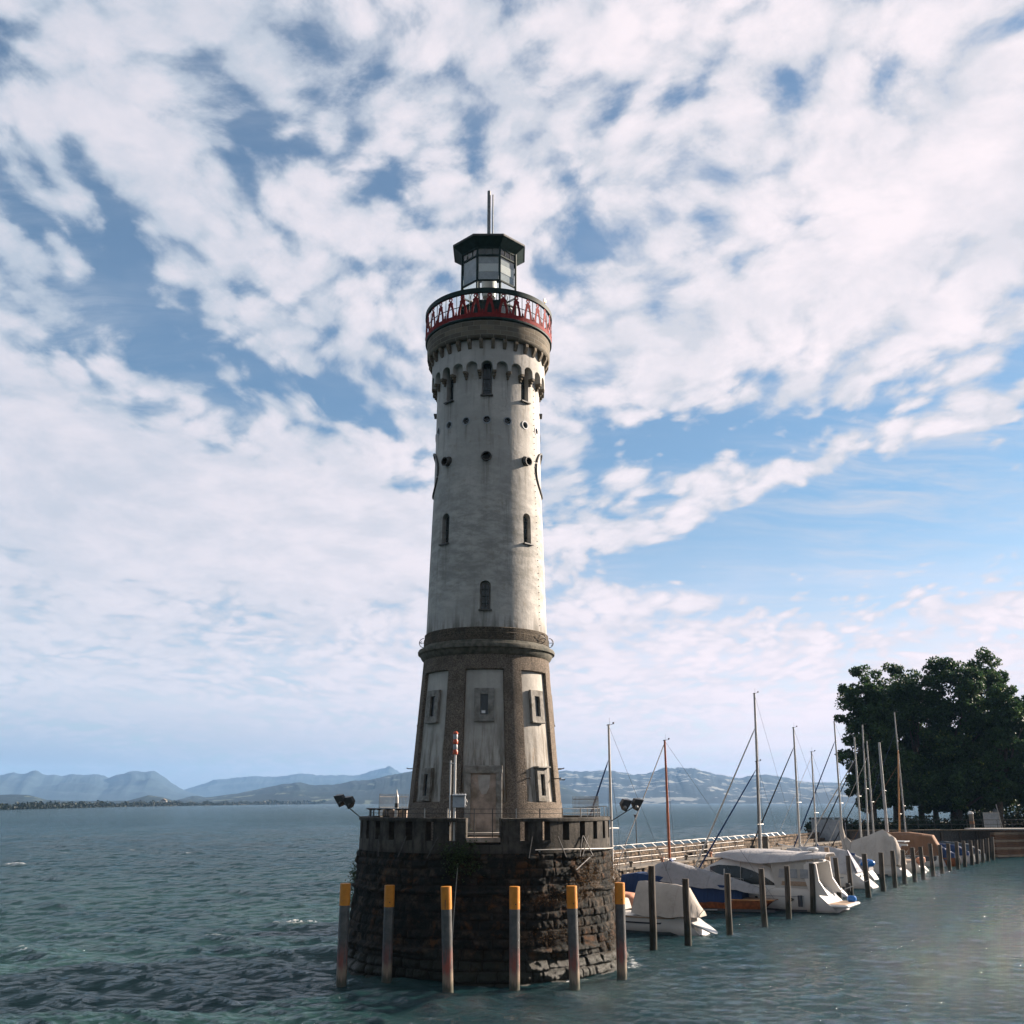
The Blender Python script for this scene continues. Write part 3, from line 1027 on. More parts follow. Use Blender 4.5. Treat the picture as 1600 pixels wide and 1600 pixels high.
M['hill_near'] = hill_mat('wooded_hill_with_meadows', (0.010, 0.019, 0.019), (0.10, 0.12, 0.085), 0.585, 110)
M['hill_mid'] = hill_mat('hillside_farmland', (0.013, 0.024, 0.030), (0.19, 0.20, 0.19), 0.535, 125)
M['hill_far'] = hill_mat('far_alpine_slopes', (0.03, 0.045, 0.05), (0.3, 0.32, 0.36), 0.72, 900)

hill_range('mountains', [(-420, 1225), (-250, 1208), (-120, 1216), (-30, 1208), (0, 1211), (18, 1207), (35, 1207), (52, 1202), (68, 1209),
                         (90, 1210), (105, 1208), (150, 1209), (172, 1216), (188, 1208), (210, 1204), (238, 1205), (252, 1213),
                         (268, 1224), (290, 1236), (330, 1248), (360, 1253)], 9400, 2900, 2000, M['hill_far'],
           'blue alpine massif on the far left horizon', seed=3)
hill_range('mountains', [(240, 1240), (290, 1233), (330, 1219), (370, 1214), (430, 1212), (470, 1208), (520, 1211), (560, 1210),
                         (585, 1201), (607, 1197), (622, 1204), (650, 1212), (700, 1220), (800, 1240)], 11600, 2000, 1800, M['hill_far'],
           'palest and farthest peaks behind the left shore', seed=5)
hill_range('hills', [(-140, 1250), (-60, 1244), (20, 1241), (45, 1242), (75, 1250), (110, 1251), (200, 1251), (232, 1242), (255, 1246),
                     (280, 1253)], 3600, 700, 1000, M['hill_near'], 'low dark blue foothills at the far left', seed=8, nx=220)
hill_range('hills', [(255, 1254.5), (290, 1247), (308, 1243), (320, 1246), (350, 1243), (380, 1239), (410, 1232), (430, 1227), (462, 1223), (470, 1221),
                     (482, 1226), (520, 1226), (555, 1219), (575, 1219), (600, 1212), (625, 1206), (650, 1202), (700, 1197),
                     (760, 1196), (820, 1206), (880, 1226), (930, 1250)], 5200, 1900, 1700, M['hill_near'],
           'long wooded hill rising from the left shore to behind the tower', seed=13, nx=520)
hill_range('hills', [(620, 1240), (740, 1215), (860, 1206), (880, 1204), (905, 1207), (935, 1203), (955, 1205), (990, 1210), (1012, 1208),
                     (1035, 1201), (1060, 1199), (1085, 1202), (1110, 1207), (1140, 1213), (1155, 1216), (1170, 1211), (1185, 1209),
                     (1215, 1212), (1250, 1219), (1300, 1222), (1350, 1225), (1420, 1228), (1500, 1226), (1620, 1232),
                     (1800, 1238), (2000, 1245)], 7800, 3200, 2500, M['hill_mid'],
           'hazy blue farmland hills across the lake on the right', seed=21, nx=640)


def treeline(name, x0, x1, ytop, ybot, n, label, hue):
    """a strip of many tiny far trees standing along a shore"""
    cs = []
    px = np.linspace(x0, x1, n)
    for i, q in enumerate(px):
        yb = np.interp(q, *ybot); yt = np.interp(q, *ytop)
        p = WZ(q, yb, 0.4)
        h = (yb - yt) / F * p.y * (0.55 + 0.75 * vnoise(np.array([q / 5.0]), np.array([0.0]), np.array([0.0]), 4)[0])
        k = 60
        w = max(2.0, (px[1] - px[0]) * p.y / F * 1.4)
        c = RNG.normal(size=(k, 3)) * np.array([w * 0.6, w * 1.5, h * 0.22]) + np.array([p.x, p.y + 6, h * 0.48])
        c[:, 2] = np.clip(c[:, 2], 0.2, h * 1.05)
        cs.append(c)
    c = np.concatenate(cs)
    o = leaf_mesh(name, c, 2.2 if ybot[1][0] > 1260 else 6.0, hue)
    return tag(o, label, kind='stuff')


M['farleaf'] = leaf_mat('far_shore_foliage', (0.006, 0.013, 0.010), (0.018, 0.028, 0.016))
treeline('shore_trees', -160, 420, ([-160, 0, 200, 420], [1254, 1255.5, 1253, 1251.5]), ([-160, 0, 200, 420], [1268, 1264.5, 1260, 1257]),
         330, 'dark fringe of trees along the left shore', M['farleaf'])
treeline('shore_trees', 400, 655, ([400, 655], [1251.5, 1251.5]), ([400, 655], [1257.2, 1254.9]), 130,
         'thin tree line where the shore meets the open lake', M['farleaf'])
treeline('shore_trees', 850, 1345, ([850, 1345], [1252.3, 1252.3]), ([850, 1345], [1254.8, 1254.8]), 200,
         'very thin dark shore under the right hand hills', M['farleaf'])
for q in (52, 90, 165, 228, 300, 345):
    pass
# low ground behind those trees
mb = MB()
for (xa, xb, ya, yb) in ((-170, 200, 1266.5, 1259.5), (200, 420, 1259.5, 1256.6), (420, 660, 1256.6, 1254.8)):
    p, q = WZ(xa, ya, 0.4), WZ(xb, yb, 0.4)
    mb.add([(p.x, p.y, -0.5), (q.x, q.y, -0.5), (q.x, q.y, 0.6), (p.x, p.y, 0.6),
            (q.x * 1.9, q.y + 900, 0.6), (p.x * 1.9, p.y + 900, 0.6)], [(0, 1, 2, 3), (3, 2, 4, 5)])
tag(mb.build('ground', 'ground'), 'flat far shore behind the left tree line', kind='structure')
# a pale storehouse and two beacon towers on the far shore
mb = MB(); p = WZ(1020 / 4.0 + 0.5, 1258.6, 0.6)
tag(MB().box((p.x, p.y, 5), (9, 8, 7)).prism([(-5.4, 8.5), (5.4, 8.5), (0, 12)], (-4.3, 4.3), 'Y', 1, (p.x, p.y, 0))
    .build('shore_house', ['offwhite', 'corbel']), 'tiny white house on the left shore among dark trees', 'house')
for q, lab in ((1097.5, 'left of two tiny dark beacons on the far shore line'), (1103.5, 'right of two tiny dark beacons on the far shore line')):
    p = WZ(q, 1254.9, 0)
    mb = MB().box((p.x, p.y, 5), (8, 8, 11)).lathe([(0.1, 14), (4.6, 10.5), (0.1, 10.5)], 8, (p.x, p.y))
    tag(mb.build('shore_beacon', 'darksteel'), lab, 'beacon', 'beacons on the far shore')

# the air: blue with distance
hz = MB().box((0, 6600, 232), (34000, 15200, 484)).build('haze', 'offwhite')
hz.data.materials.clear()
hm = bpy.data.materials.new('hazy_air'); hm.use_nodes = True
hn = hm.node_tree; hn.nodes.clear()
pv = hn.nodes.new('ShaderNodeVolumePrincipled')
pv.inputs['Color'].default_value = (0.24, 0.44, 0.74, 1)
pv.inputs['Density'].default_value = 6.5e-5
pv.inputs['Anisotropy'].default_value = 0.0
ho = hn.nodes.new('ShaderNodeOutputMaterial')
hn.links.new(pv.outputs[0], ho.inputs['Volume'])
hz.data.materials.append(hm)
tag(hz, 'pale blue haze over the lake', kind='stuff')

# ================================================================== LIGHTHOUSE
TX, TY = -1.11, 43.2
BZ = 4.60                                   # terrace level
tower = empty('lighthouse', (TX, TY, BZ), 0, 'tall round white lighthouse with a black lantern and red gallery railing', 'lighthouse')
SH = (0, 0, -BZ)


def tp(mb, name, mats, parent=None, **kw):
    """tower part built with absolute heights around the tower axis"""
    if parent is None:
        return mb.build(name, mats, tower, loc=SH)
    return mb.build(name, mats, parent)


def radial(mb, a, R0, tilt=0.0, z0=0.0):
    """local x = sideways, y = outward, z = up  ->  placed on the wall at angle a"""
    out = []
    for x, y, z in mb.v:
        r = R0 + y - (z - z0) * tilt
        ca, sa = math.cos(a), math.sin(a)
        out.append((sa * r + ca * x, -ca * r + sa * x, z))
    mb.v = out
    return mb


def arch_poly(w, z0, z1, n=12):
    r = w / 2
    pts = [(-r, z0), (r, z0)]
    for i in range(n + 1):
        t = PI * i / n
        pts.append((r * math.cos(t), z1 - r + r * math.sin(t)))
    return pts


def ellipse(c, rx, rz, n=20):
    return [(c[0] + rx * math.cos(2 * PI * i / n), c[1] + rz * math.sin(2 * PI * i / n)) for i in range(n)]


RPROF = [(12.88, 2.625), (13.46, 2.607), (15.6, 2.55), (17.66, 2.49), (19.3, 2.435), (21.6, 2.395), (23.3, 2.385), (26.2, 2.385)]
def RS(z):
    return float(np.interp(z, [p[0] for p in RPROF], [p[1] for p in RPROF]))


def bool_cut(ob, cut):
    md = ob.modifiers.new('cut', 'BOOLEAN')
    md.operation = 'DIFFERENCE'; md.solver = 'EXACT'; md.object = cut
    dg = bpy.context.evaluated_depsgraph_get(); dg.update()
    me = bpy.data.meshes.new_from_object(ob.evaluated_get(dg))
    ob.modifiers.clear()
    ob.data = me
    bpy.data.objects.remove(cut, do_unlink=True)
    me.polygons.foreach_set('use_smooth', [True] * len(me.polygons))
    me.set_sharp_from_angle(angle=math.radians(28))


# --- shaft with cut windows and portholes
zs = list(np.linspace(12.88, 26.0, 34))
prof = [(RS(z), z) for z in zs] + [(1.9, 26.0), (1.9, 12.88)]
shaft = tp(MB().lathe(prof, 120), 'shaft', 'plaster')
cut = MB()
tall = [(0, 13.64, 14.88), (45, 16.65, 18.02), (-45, 16.65, 18.02), (0, 23.28, 25.0), (45, 23.24, 25.0), (-45, 23.24, 25.0),
        (90, 23.24, 25.0), (-90, 23.24, 25.0)]
for a, z0, z1 in tall:
    R = RS((z0 + z1) / 2)
    m2 = MB().prism(arch_poly(0.46, z0, z1), (-0.26, 0.4), 'Y')
    radial(m2, math.radians(a), R)
    cut.add(m2.v, m2.f)
ports = [(22.5 * k, 22.13) for k in range(-4, 5)]
for a, z in ports:
    m2 = MB().prism(ellipse((0, z), 0.175, 0.175), (-0.14, 0.3), 'Y')
    radial(m2, math.radians(a), RS(z)); cut.add(m2.v, m2.f)
scup = [(-45, 20.42), (0, 20.42), (45, 20.42)]
for a, z in scup:
    m2 = MB().prism(ellipse((0, z), 0.235, 0.235), (-0.2, 0.3), 'Y')
    radial(m2, math.radians(a), RS(z)); cut.add(m2.v, m2.f)
co_ = cut.build('cutter', 'plaster', tower, loc=SH)
bool_cut(shaft, co_)

for a, z0, z1 in tall:
    R = RS((z0 + z1) / 2)
    ar = math.radians(a)
    w = radial(MB().prism(arch_poly(0.33, z0 + 0.02, z1 - 0.10), (-0.245, -0.20), 'Y'), ar, R)
    win = tp(w, 'window', 'darkglass')
    sill = radial(MB().box((0, -0.045, z0 - 0.02), (0.56, 0.34, 0.05)), ar, R)
    tp(sill, 'sill', 'lead', win)
    fr = MB().box((0, -0.19, (z0 + z1) / 2), (0.02, 0.02, (z1 - z0) - 0.2))
    for zz in np.linspace(z0 + 0.3, z1 - 0.35, 3):
        fr.box((0, -0.187, zz), (0.31, 0.02, 0.02))
    tp(radial(fr, ar, R), 'glazing_bar', 'green', win)
for a, z in ports:
    ar = math.radians(a); R = RS(z)
    po = MB().prism(ellipse((0, z), 0.165, 0.165), (-0.13, -0.10), 'Y')
    w = tp(radial(po, ar, R), 'porthole', 'darkglass')
    n = 20
    ring = MB()
    for i in range(n):
        t0, t1 = 2 * PI * i / n, 2 * PI * (i + 1) / n
        q = [(r * math.cos(t), z + r * math.sin(t)) for r, t in ((0.15, t0), (0.195, t0), (0.195, t1), (0.15, t1))]
        ring.prism(q, (-0.12, 0.02), 'Y')
    tp(radial(ring, ar, R), 'ring', 'grey', w)
    tp(radial(MB().tube([(-0.11, -0.08, z + 0.05), (0, -0.07, z - 0.07), (0.12, -0.08, z + 0.02)], 0.012, 6), ar, R), 'catch', 'surround', w)
for a, z in scup:
    ar = math.radians(a); R = RS(z)
    b_ = MB()
    n = 20
    secs = []
    for yy, dr, dz in ((-0.18, 0.20, 0.04), (0.02, 0.205, 0.0), (0.22, 0.21, -0.05), (0.22, 0.175, -0.05), (-0.17, 0.17, 0.04)):
        secs.append([(dr * math.cos(2 * PI * i / n), yy, z + dz + dr * math.sin(2 * PI * i / n)) for i in range(n)])
    b_.loft(secs, closed=True)
    h = tp(radial(b_, ar, R), 'horn_pipe', 'lead')
    tp(radial(MB().prism(ellipse((0, z + 0.03), 0.168, 0.168), (-0.165, -0.15), 'Y'), ar, R), 'horn_mouth', 'black', h)

# bolts of the lightning conductor, dial rims seen edge-on, wire hoops
cb = MB()
for i in range(40):
    z = 13.2 + i * 0.285
    m2 = MB().box((0, 0.015, z), (0.024, 0.04, 0.024)); radial(m2, math.radians(61), RS(z)); cb.add(m2.v, m2.f)
cb_o = tp(cb, 'conductor_bolts', 'lead'); cb_o['kind'] = 'stuff'
for a in (-88, 88):
    dr_ = MB()
    pts = [(math.cos(t) * 1.02, 0.10 + 0.0 * t, 20.25 + math.sin(t) * 1.02) for t in np.linspace(0, 2 * PI, 49)]
    dr_.tube([(p[0], -0.235 * (p[0] / 1.02) ** 2 * 1.0 + 0.05, p[2]) for p in pts], 0.045, 8, caps=False)
    tp(radial(dr_, math.radians(a), RS(20.2)), 'dial_rim', 'lead')
for a in (-86, 86, 60):
    hp = MB().tube([(0, 0.0 + 0.20 * math.sin(t) + 0.02, 12.62 + 0.2 * math.cos(t)) for t in np.linspace(0, PI, 15)], 0.016, 6)
    hp.tube([(0, 0.0, 12.62), (0, 0.22, 12.62)], 0.014, 5)
    hp.tube([(-0.35, 0.12, 12.75), (0, 0.22, 12.62), (0.35, 0.12, 12.55)], 0.014, 5)
    tp(radial(hp, math.radians(a), 2.69), 'wire_hoop', 'darksteel')

# --- arcaded band under the stone drum
NA, per = 24, 2 * PI / 24
RB = 2.64
cols = NA * 44
rows = []
X = []
vs, fs = [], []
for i in range(cols):
    a = 2 * PI * i / cols
    s_ = ((a / per + 0.5) % 1.0 - 0.5) * per * RB
    zb = 24.58 + math.sqrt(max(0, 0.265 ** 2 - s_ * s_)) if abs(s_) < 0.265 else 24.42
    for r, z in ((2.36, zb), (RB, zb), (RB, 25.86), (2.36, 25.86)):
        vs.append((r * math.sin(a), -r * math.cos(a), z))
for i in range(cols):
    j = (i + 1) % cols
    for k in range(4):
        fs.append((i * 4 + k, j * 4 + k, j * 4 + (k + 1) % 4, i * 4 + (k + 1) % 4))
tp(MB().add(vs, fs, 0, True), 'arcade_band', 'plaster')
for k in range(NA):
    a = (k + 0.5) * 15.0
    if a > 180: a -= 360
    if abs(a) > 112: continue
    c_ = MB().box((0, 0.12, 24.36), (0.17, 0.26, 0.13), bevel=0.015)
    c_.box((0, 0.07, 24.24), (0.13, 0.20, 0.12), bevel=0.02).box((0, 0.035, 24.13), (0.10, 0.12, 0.11), bevel=0.02)
    tp(radial(c_, math.radians(a), 2.385), 'corbel', 'corbel')
for k in range(32):
    a = (k + 0.5) * 11.25
    if a > 180: a -= 360
    if abs(a) > 112: continue
    c_ = MB().prism([(-0.02, 25.84), (0.20, 25.84), (0.20, 25.70), (0.06, 25.44), (-0.02, 25.42)], (-0.075, 0.075), 'X')
    tp(radial(c_, math.radians(a), RB), 'dentil', 'corbel')
tp(MB().lathe([(2.40, 25.86), (2.82, 25.86), (2.86, 25.90), (2.885, 25.96), (2.91, 26.70), (2.40, 26.70)], 128), 'stone_drum', 'brick')
tp(MB().lathe([(1.2, 26.71), (2.95, 26.71), (2.99, 26.74), (2.99, 26.81), (1.2, 26.81)], 128), 'gallery_floor', 'green')

# --- gallery railing with red cut-outs
RG = 2.985
rail = tp(MB().lathe([(2.90, 28.02), (3.02, 28.02), (3.02, 28.24), (2.90, 28.24)], 128)
          .lathe([(2.955, 27.40), (2.98, 27.40), (2.98, 27.43), (2.955, 27.43)], 128), 'gallery_rail', 'green')
rp = MB()
for k in range(30):
    m2 = MB().box((0, -0.03, 27.42), (0.022, 0.022, 1.22)); radial(m2, math.radians(k * 12 + 8), RG); rp.add(m2.v, m2.f)
tp(rp, 'rail_post', 'green', rail)
bandm = MB()
for k in range(180):
    a0, a1 = math.radians(k * 2), math.radians(k * 2 + 2)
    hgt = 27.02
    q = [((RG + e) * math.sin(a), -(RG + e) * math.cos(a), z) for a in (a0, a1) for e in (-0.008, 0.008) for z in (26.82, hgt)]
    bandm.add(q, [(0, 1, 3, 2), (4, 6, 7, 5), (0, 4, 5, 1), (2, 3, 7, 6), (0, 2, 6, 4), (1, 5, 7, 3)])
tp(bandm, 'red_base_band', 'red')


def cutout(a):
    c = MB()
    z0 = 27.02
    def leg(s):
        pts = [(0.235, 0.0), (0.215, 0.20), (0.15, 0.48), (0.115, 0.66), (0.13, 0.72), (0.05, 0.80), (0.0, 0.80), (0.0, 0.62),
               (0.05, 0.50), (0.09, 0.26), (0.105, 0.0)]
        q = [(s * p[0], z0 + p[1]) for p in pts]
        return q if s > 0 else q[::-1]
    # quads keep the concave outline clean
    outer = [(0.235, 0.0), (0.215, 0.20), (0.165, 0.42), (0.125, 0.60), (0.145, 0.68), (0.06, 0.76)]
    inner = [(0.105, 0.0), (0.10, 0.20), (0.065, 0.38), (0.0, 0.56), (0.0, 0.66), (0.0, 0.76)]
    for s in (-1, 1):
        for i in range(5):
            q = [(s * inner[i][0], z0 + inner[i][1]), (s * outer[i][0], z0 + outer[i][1]),
                 (s * outer[i + 1][0], z0 + outer[i + 1][1]), (s * inner[i + 1][0], z0 + inner[i + 1][1])]
            c.prism(q, (-0.008, 0.008), 'Y')
    for i in range(16):
        t0, t1 = 2 * PI * i / 16, 2 * PI * (i + 1) / 16
        q = [(r * math.cos(t), z0 + 0.865 + r * math.sin(t)) for r, t in ((0.045, t0), (0.105, t0), (0.105, t1), (0.045, t1))]
        c.prism(q, (-0.008, 0.008), 'Y')
    # little knob between two figures
    c.prism([(0.235, z0), (0.395, z0), (0.36, z0 + 0.07), (0.345, z0 + 0.17), (0.285, z0 + 0.17), (0.27, z0 + 0.07)], (-0.008, 0.008), 'Y')
    return radial(c, a, RG)


for k in range(30):
    a = k * 12 + 2
    tp(cutout(math.radians(a)), 'red_cutout', 'red')

# --- lantern
oct_ = lambda ap, z, rot=0: [(ap / math.cos(PI / 8) * math.sin(PI / 8 + k * PI / 4 + rot), -ap / math.cos(PI / 8) * math.cos(PI / 8 + k * PI / 4 + rot), z)
                             for k in range(8)]
AP = 1.29
def octring(mb, a0, a1, z0, z1, mi=0):
    secs = [oct_(a1, z0), oct_(a1, z1), oct_(a0, z1), oct_(a0, z0), oct_(a1, z0)]
    return mb.loft(secs, mi, False, closed=True)
fr = MB()
for z0, z1 in ((26.82, 26.96), (28.48, 28.56), (29.56, 29.63), (30.88, 30.95), (31.28, 31.42)):
    octring(fr, AP - 0.06, AP + 0.01, z0, z1)
for p in oct_(AP - 0.005, 0):
    fr.box((p[0], p[1], 29.1), (0.075, 0.075, 4.6), rz=math.atan2(p[1], p[0]))
lant = tp(fr, 'lantern_frame', 'green')
side_w = 2 * AP * math.tan(PI / 8)
for k in range(8):
    a = k * PI / 4
    g = MB().box((0, -0.03, 30.04), (side_w - 0.06, 0.006, 2.55))
    tp(radial(g, a, AP), 'glass_pane', 'glass', lant)
    bars = MB()
    for q in (-1, 1):
        bars.box((q * side_w / 6, -0.02, 31.12), (0.028, 0.03, 0.34))
    tp(radial(bars, a, AP), 'top_glazing_bar', 'green', lant)
    if k in (0, 7):
        pn = radial(MB().box((0, -0.03, 27.72), (side_w - 0.05, 0.03, 1.55)), a, AP)
        tp(pn, 'lower_panel', 'green', lant)
    else:
        g = radial(MB().box((0, -0.03, 27.72), (side_w - 0.06, 0.012, 1.55)), a, AP)
        tp(g, 'glass_pane', 'glass', lant)
        tp(radial(MB().box((0, -0.02, 27.72), (0.03, 0.03, 1.55)).box((0, -0.02, 27.6), (side_w - .1, 0.03, 0.03)), a, AP), 'lower_glazing_bar', 'green', lant)
    if k in (0, 1, 7):
        tp(radial(MB().box((0, -0.075, 30.25), (side_w - 0.12, 0.01, 1.22)), a, AP), 'inner_blind', 'grey' if k == 7 else 'sensor', lant)  # left blind's shade put into its colour: the darker grey
    if k in (0, 1):
        tp(radial(MB().box((0, -0.058, 30.28), (side_w - 0.14, 0.012, 0.42)), a, AP), 'white_blind_band', 'lens', lant)  # white band left off the left blind, which is painted as shaded
tp(MB().lathe([(0.02, 28.55), (1.2, 28.55), (1.2, 28.50), (0.02, 28.50)], 24), 'lantern_floor', 'darksteel', lant)
op = MB().tube([(0, 0, 28.5), (0, 0, 29.35)], 0.10, 10).lathe([(0.02, 29.3), (0.30, 29.35), (0.36, 29.6), (0.36, 30.2), (0.26, 30.45), (0.02, 30.5)], 24)
tp(op, 'beacon_lamp', 'lens', lant)
ins = MB()
for k in range(8):
    t = k * PI / 4 + .3
    ins.tube([(0.9 * math.sin(t), -0.9 * math.cos(t), 28.55), (0.9 * math.sin(t), -0.9 * math.cos(t), 29.35)], 0.018, 6)
ins.lathe([(0.885, 29.33), (0.915, 29.33), (0.915, 29.36), (0.885, 29.36)], 24)
tp(ins, 'inner_guard_rail', 'darksteel', lant)
# roof: flat-bottomed octagon, shallow top
rf = MB().loft([oct_(0.05, 31.36), oct_(AP, 31.36), oct_(1.66, 31.66), oct_(1.70, 31.68), oct_(1.70, 31.78), oct_(1.62, 31.82), oct_(0.35, 32.35), oct_(0.05, 32.40)],
              0, False, closed=True, caps=True)
roof = tp(rf, 'lantern_roof', 'green')
gut = MB(); octring(gut, 1.70, 1.735, 31.70, 31.79)
tp(gut, 'roof_gutter', 'lead', roof)
an = MB().tube([(-0.03, 0, 32.75), (-0.03, 0, 35.25)], 0.085, 16, 0)
a1 = tp(an, 'thick_antenna', 'galv', roof)
tp(MB().tube([(-0.03, 0, 32.3), (-0.03, 0, 32.76)], 0.05, 10).box((0.02, 0, 32.62), (0.24, 0.12, 0.10)), 'antenna_foot', 'lead', a1)
a2 = tp(MB().tube([(0.165, 0, 32.3), (0.165, 0, 35.05)], 0.034, 10, 0), 'thin_antenna', 'galv', roof)
# little brass wind vane arm on the gallery rail
bv = MB().tube([(0, 0.02, 28.2), (0, 0.02, 28.42)], 0.02, 6).box((0.02, 0.02, 28.46), (0.17, 0.05, 0.09), ry=0.5).box((-0.03, 0.02, 28.40), (0.12, 0.05, 0.05), ry=-0.6)
tp(radial(bv, math.radians(62), 2.96), 'brass_bracket', 'brass', rail)

# --- ring and cornice between shaft and foot
tp(MB().lathe([(2.3, 12.93), (2.655, 12.93), (2.69, 12.90), (2.69, 12.72), (2.72, 12.70), (2.72, 12.42), (2.3, 12.42)], 128), 'stone_ring', 'ring')
tp(MB().lathe([(2.3, 12.42), (2.70, 12.415), (2.76, 12.36), (2.80, 12.28), (2.93, 12.25), (2.965, 12.18), (2.95, 12.08), (2.86, 12.04),
               (2.84, 11.96), (2.78, 11.86), (2.71, 11.80), (2.3, 11.80)], 128), 'cornice', 'cornice')


# --- battered foot with recessed panels
BPROF = [(4.4, 3.33), (5.83, 3.185), (7.64, 3.03), (9.48, 2.885), (11.85, 2.70)]
def RF(z):
    return float(np.interp(z, [p[0] for p in BPROF], [p[1] for p in BPROF]))


PC = [k * 49.5 for k in range(-3, 4)]
HW = 16.6
th = set(np.arange(-180, 180, 2.5).round(3))
for c in PC:
    th = {t for t in th if abs(t - (c - HW)) > 1 and abs(t - (c + HW)) > 1}
    th |= {c - HW - 0.15, c - HW + 0.15, c + HW - 0.15, c + HW + 0.15}
th = sorted(th)
zz = [4.4, 5.2, 5.98, 6.02] + list(np.linspace(6.6, 10.6, 8)) + [11.17, 11.21, 11.85]
inp = lambda a: any(abs(a - c) < HW for c in PC)
vs, fs, mi = [], [], []
for z in zz:
    for t in th:
        rec = 0.13 if (inp(t) and 6.0 < z < 11.19) else 0.0
        r = RF(z) - rec
        a = math.radians(t)
        vs.append((r * math.sin(a), -r * math.cos(a), z))
n = len(th)
mbf = MB()
for i in range(len(zz) - 1):
    for k in range(n):
        k2 = (k + 1) % n
        tm = (th[k] + (th[k2] if k2 else 180)) / 2
        zm = (zz[i] + zz[i + 1]) / 2
        fs.append((i * n + k, i * n + k2, (i + 1) * n + k2, (i + 1) * n + k))
        mi.append(1 if (any(abs(tm - c) < HW - 0.1 for c in PC) and 6.02 < zm < 11.17) else 0)
mbf.add(vs, fs, 0, True); mbf.m = mi
tp(mbf, 'battered_foot', ['pebble', 'panel'])
TILT = 0.08


def slot_window(c, w, z0, z1, ow, oz0, oz1, hood=False, ox=0.0, sur='surround'):
    a = math.radians(c)
    zm = (z0 + z1) / 2
    R = RF(zm) - 0.13
    m2 = MB()
    p = 0.12
    m2.box((-(w / 2 + (ow / 2 - ox)) / 2, p / 2, zm), ((w - ow) / 2 + ox * 1.0, p, z1 - z0), bevel=0.012)
    m2.box(((w / 2 + (ow / 2 + ox)) / 2, p / 2, zm), ((w - ow) / 2 - ox, p, z1 - z0), bevel=0.012)
    m2.box((ox, p / 2 - 0.003, (z1 + oz1) / 2), (ow + 0.01, p, z1 - oz1))
    m2.box((ox, p / 2 - 0.003, (z0 + oz0) / 2), (ow + 0.01, p, oz0 - z0))
    if hood:
        m2.box((0, p / 2 + 0.06, z1 + 0.03), (w + 0.14, p + 0.16, 0.06), bevel=0.01)
    else:
        m2.box((0, p / 2 + 0.012, z0 + 0.05), (w + 0.02, p + 0.02, 0.07), bevel=0.01)
    s_ = tp(radial(m2, a, R, TILT, zm), 'window_surround', sur)
    d = radial(MB().box((ox, 0.012, (oz0 + oz1) / 2), (ow - 0.004, 0.02, oz1 - oz0)), a, R, TILT, zm)
    tp(d, 'window_opening', 'darkglass', s_)
    return s_


for c in PC:
    if abs(c) > 120: continue
    s_ = slot_window(c, 0.80, 9.08, 10.42, 0.30, 9.36, 10.18, ox=0.0)
    if c == 0:
        tp(radial(MB().box((-0.03, 0.035, 9.47), (0.15, 0.02, 0.11)), 0, RF(9.75) - 0.13, TILT, 9.75), 'white_notice', 'lens', s_)
        continue
    slot_window(c, 0.66, 6.03, 7.32, 0.24, 6.25, 7.08, hood=(c > 0), sur='surround' if c < 0 else 'surround')
# blocked doorway
zc = 6.1
R = RF(zc) - 0.13
m2 = MB()
for s in (-1, 1):
    m2.box((s * 0.61, 0.11, 5.75), (0.24, 0.26, 3.1), bevel=0.02)
m2.box((0, 0.12, 7.23), (1.50, 0.27, 0.30), bevel=0.02)
door = tp(radial(m2, 0, R, TILT, zc), 'doorway_surround', 'surround')
tp(radial(MB().box((0, 0.08, 5.75), (1.0, 0.17, 3.0)), 0, R, TILT, zc), 'blocked_doorway', 'doorstone', door)
tp(radial(MB().prism([(-0.22, 7.02), (0.26, 7.02), (0.23, 6.55), (0.12, 6.32), (-0.05, 6.28), (-0.17, 6.5)], (0.165, 0.172), 'Y'), 0, R, TILT, zc), 'render_patch', 'pale', door)
tp(radial(MB().box((0.0, 0.40, 4.86), (1.35, 0.9, 0.09)), 0, RF(4.9), 0, 4.8), 'door_step', 'pale')
# rungs and pegs in the lower right of the foot
for (a, z, L) in ((33, 6.9, 0.30), (66, 6.92, 0.32), (88, 7.35, 0.25), (90, 6.9, 0.25), (-88, 7.35, 0.26)):
    m3 = MB().tube([(0, -0.1, z), (0, L, z)], 0.022, 6).box((0, L, z + 0.02), (0.10, 0.06, 0.03)); radial(m3, math.radians(a), RF(z) - 0.03); tp(m3, 'iron_peg', 'darksteel')

# ================================================================== round stone bastion
bas = empty('bastion', (TX, TY, 0), 0, 'round dark masonry bastion with a slotted parapet carrying the lighthouse', 'stone bastion')


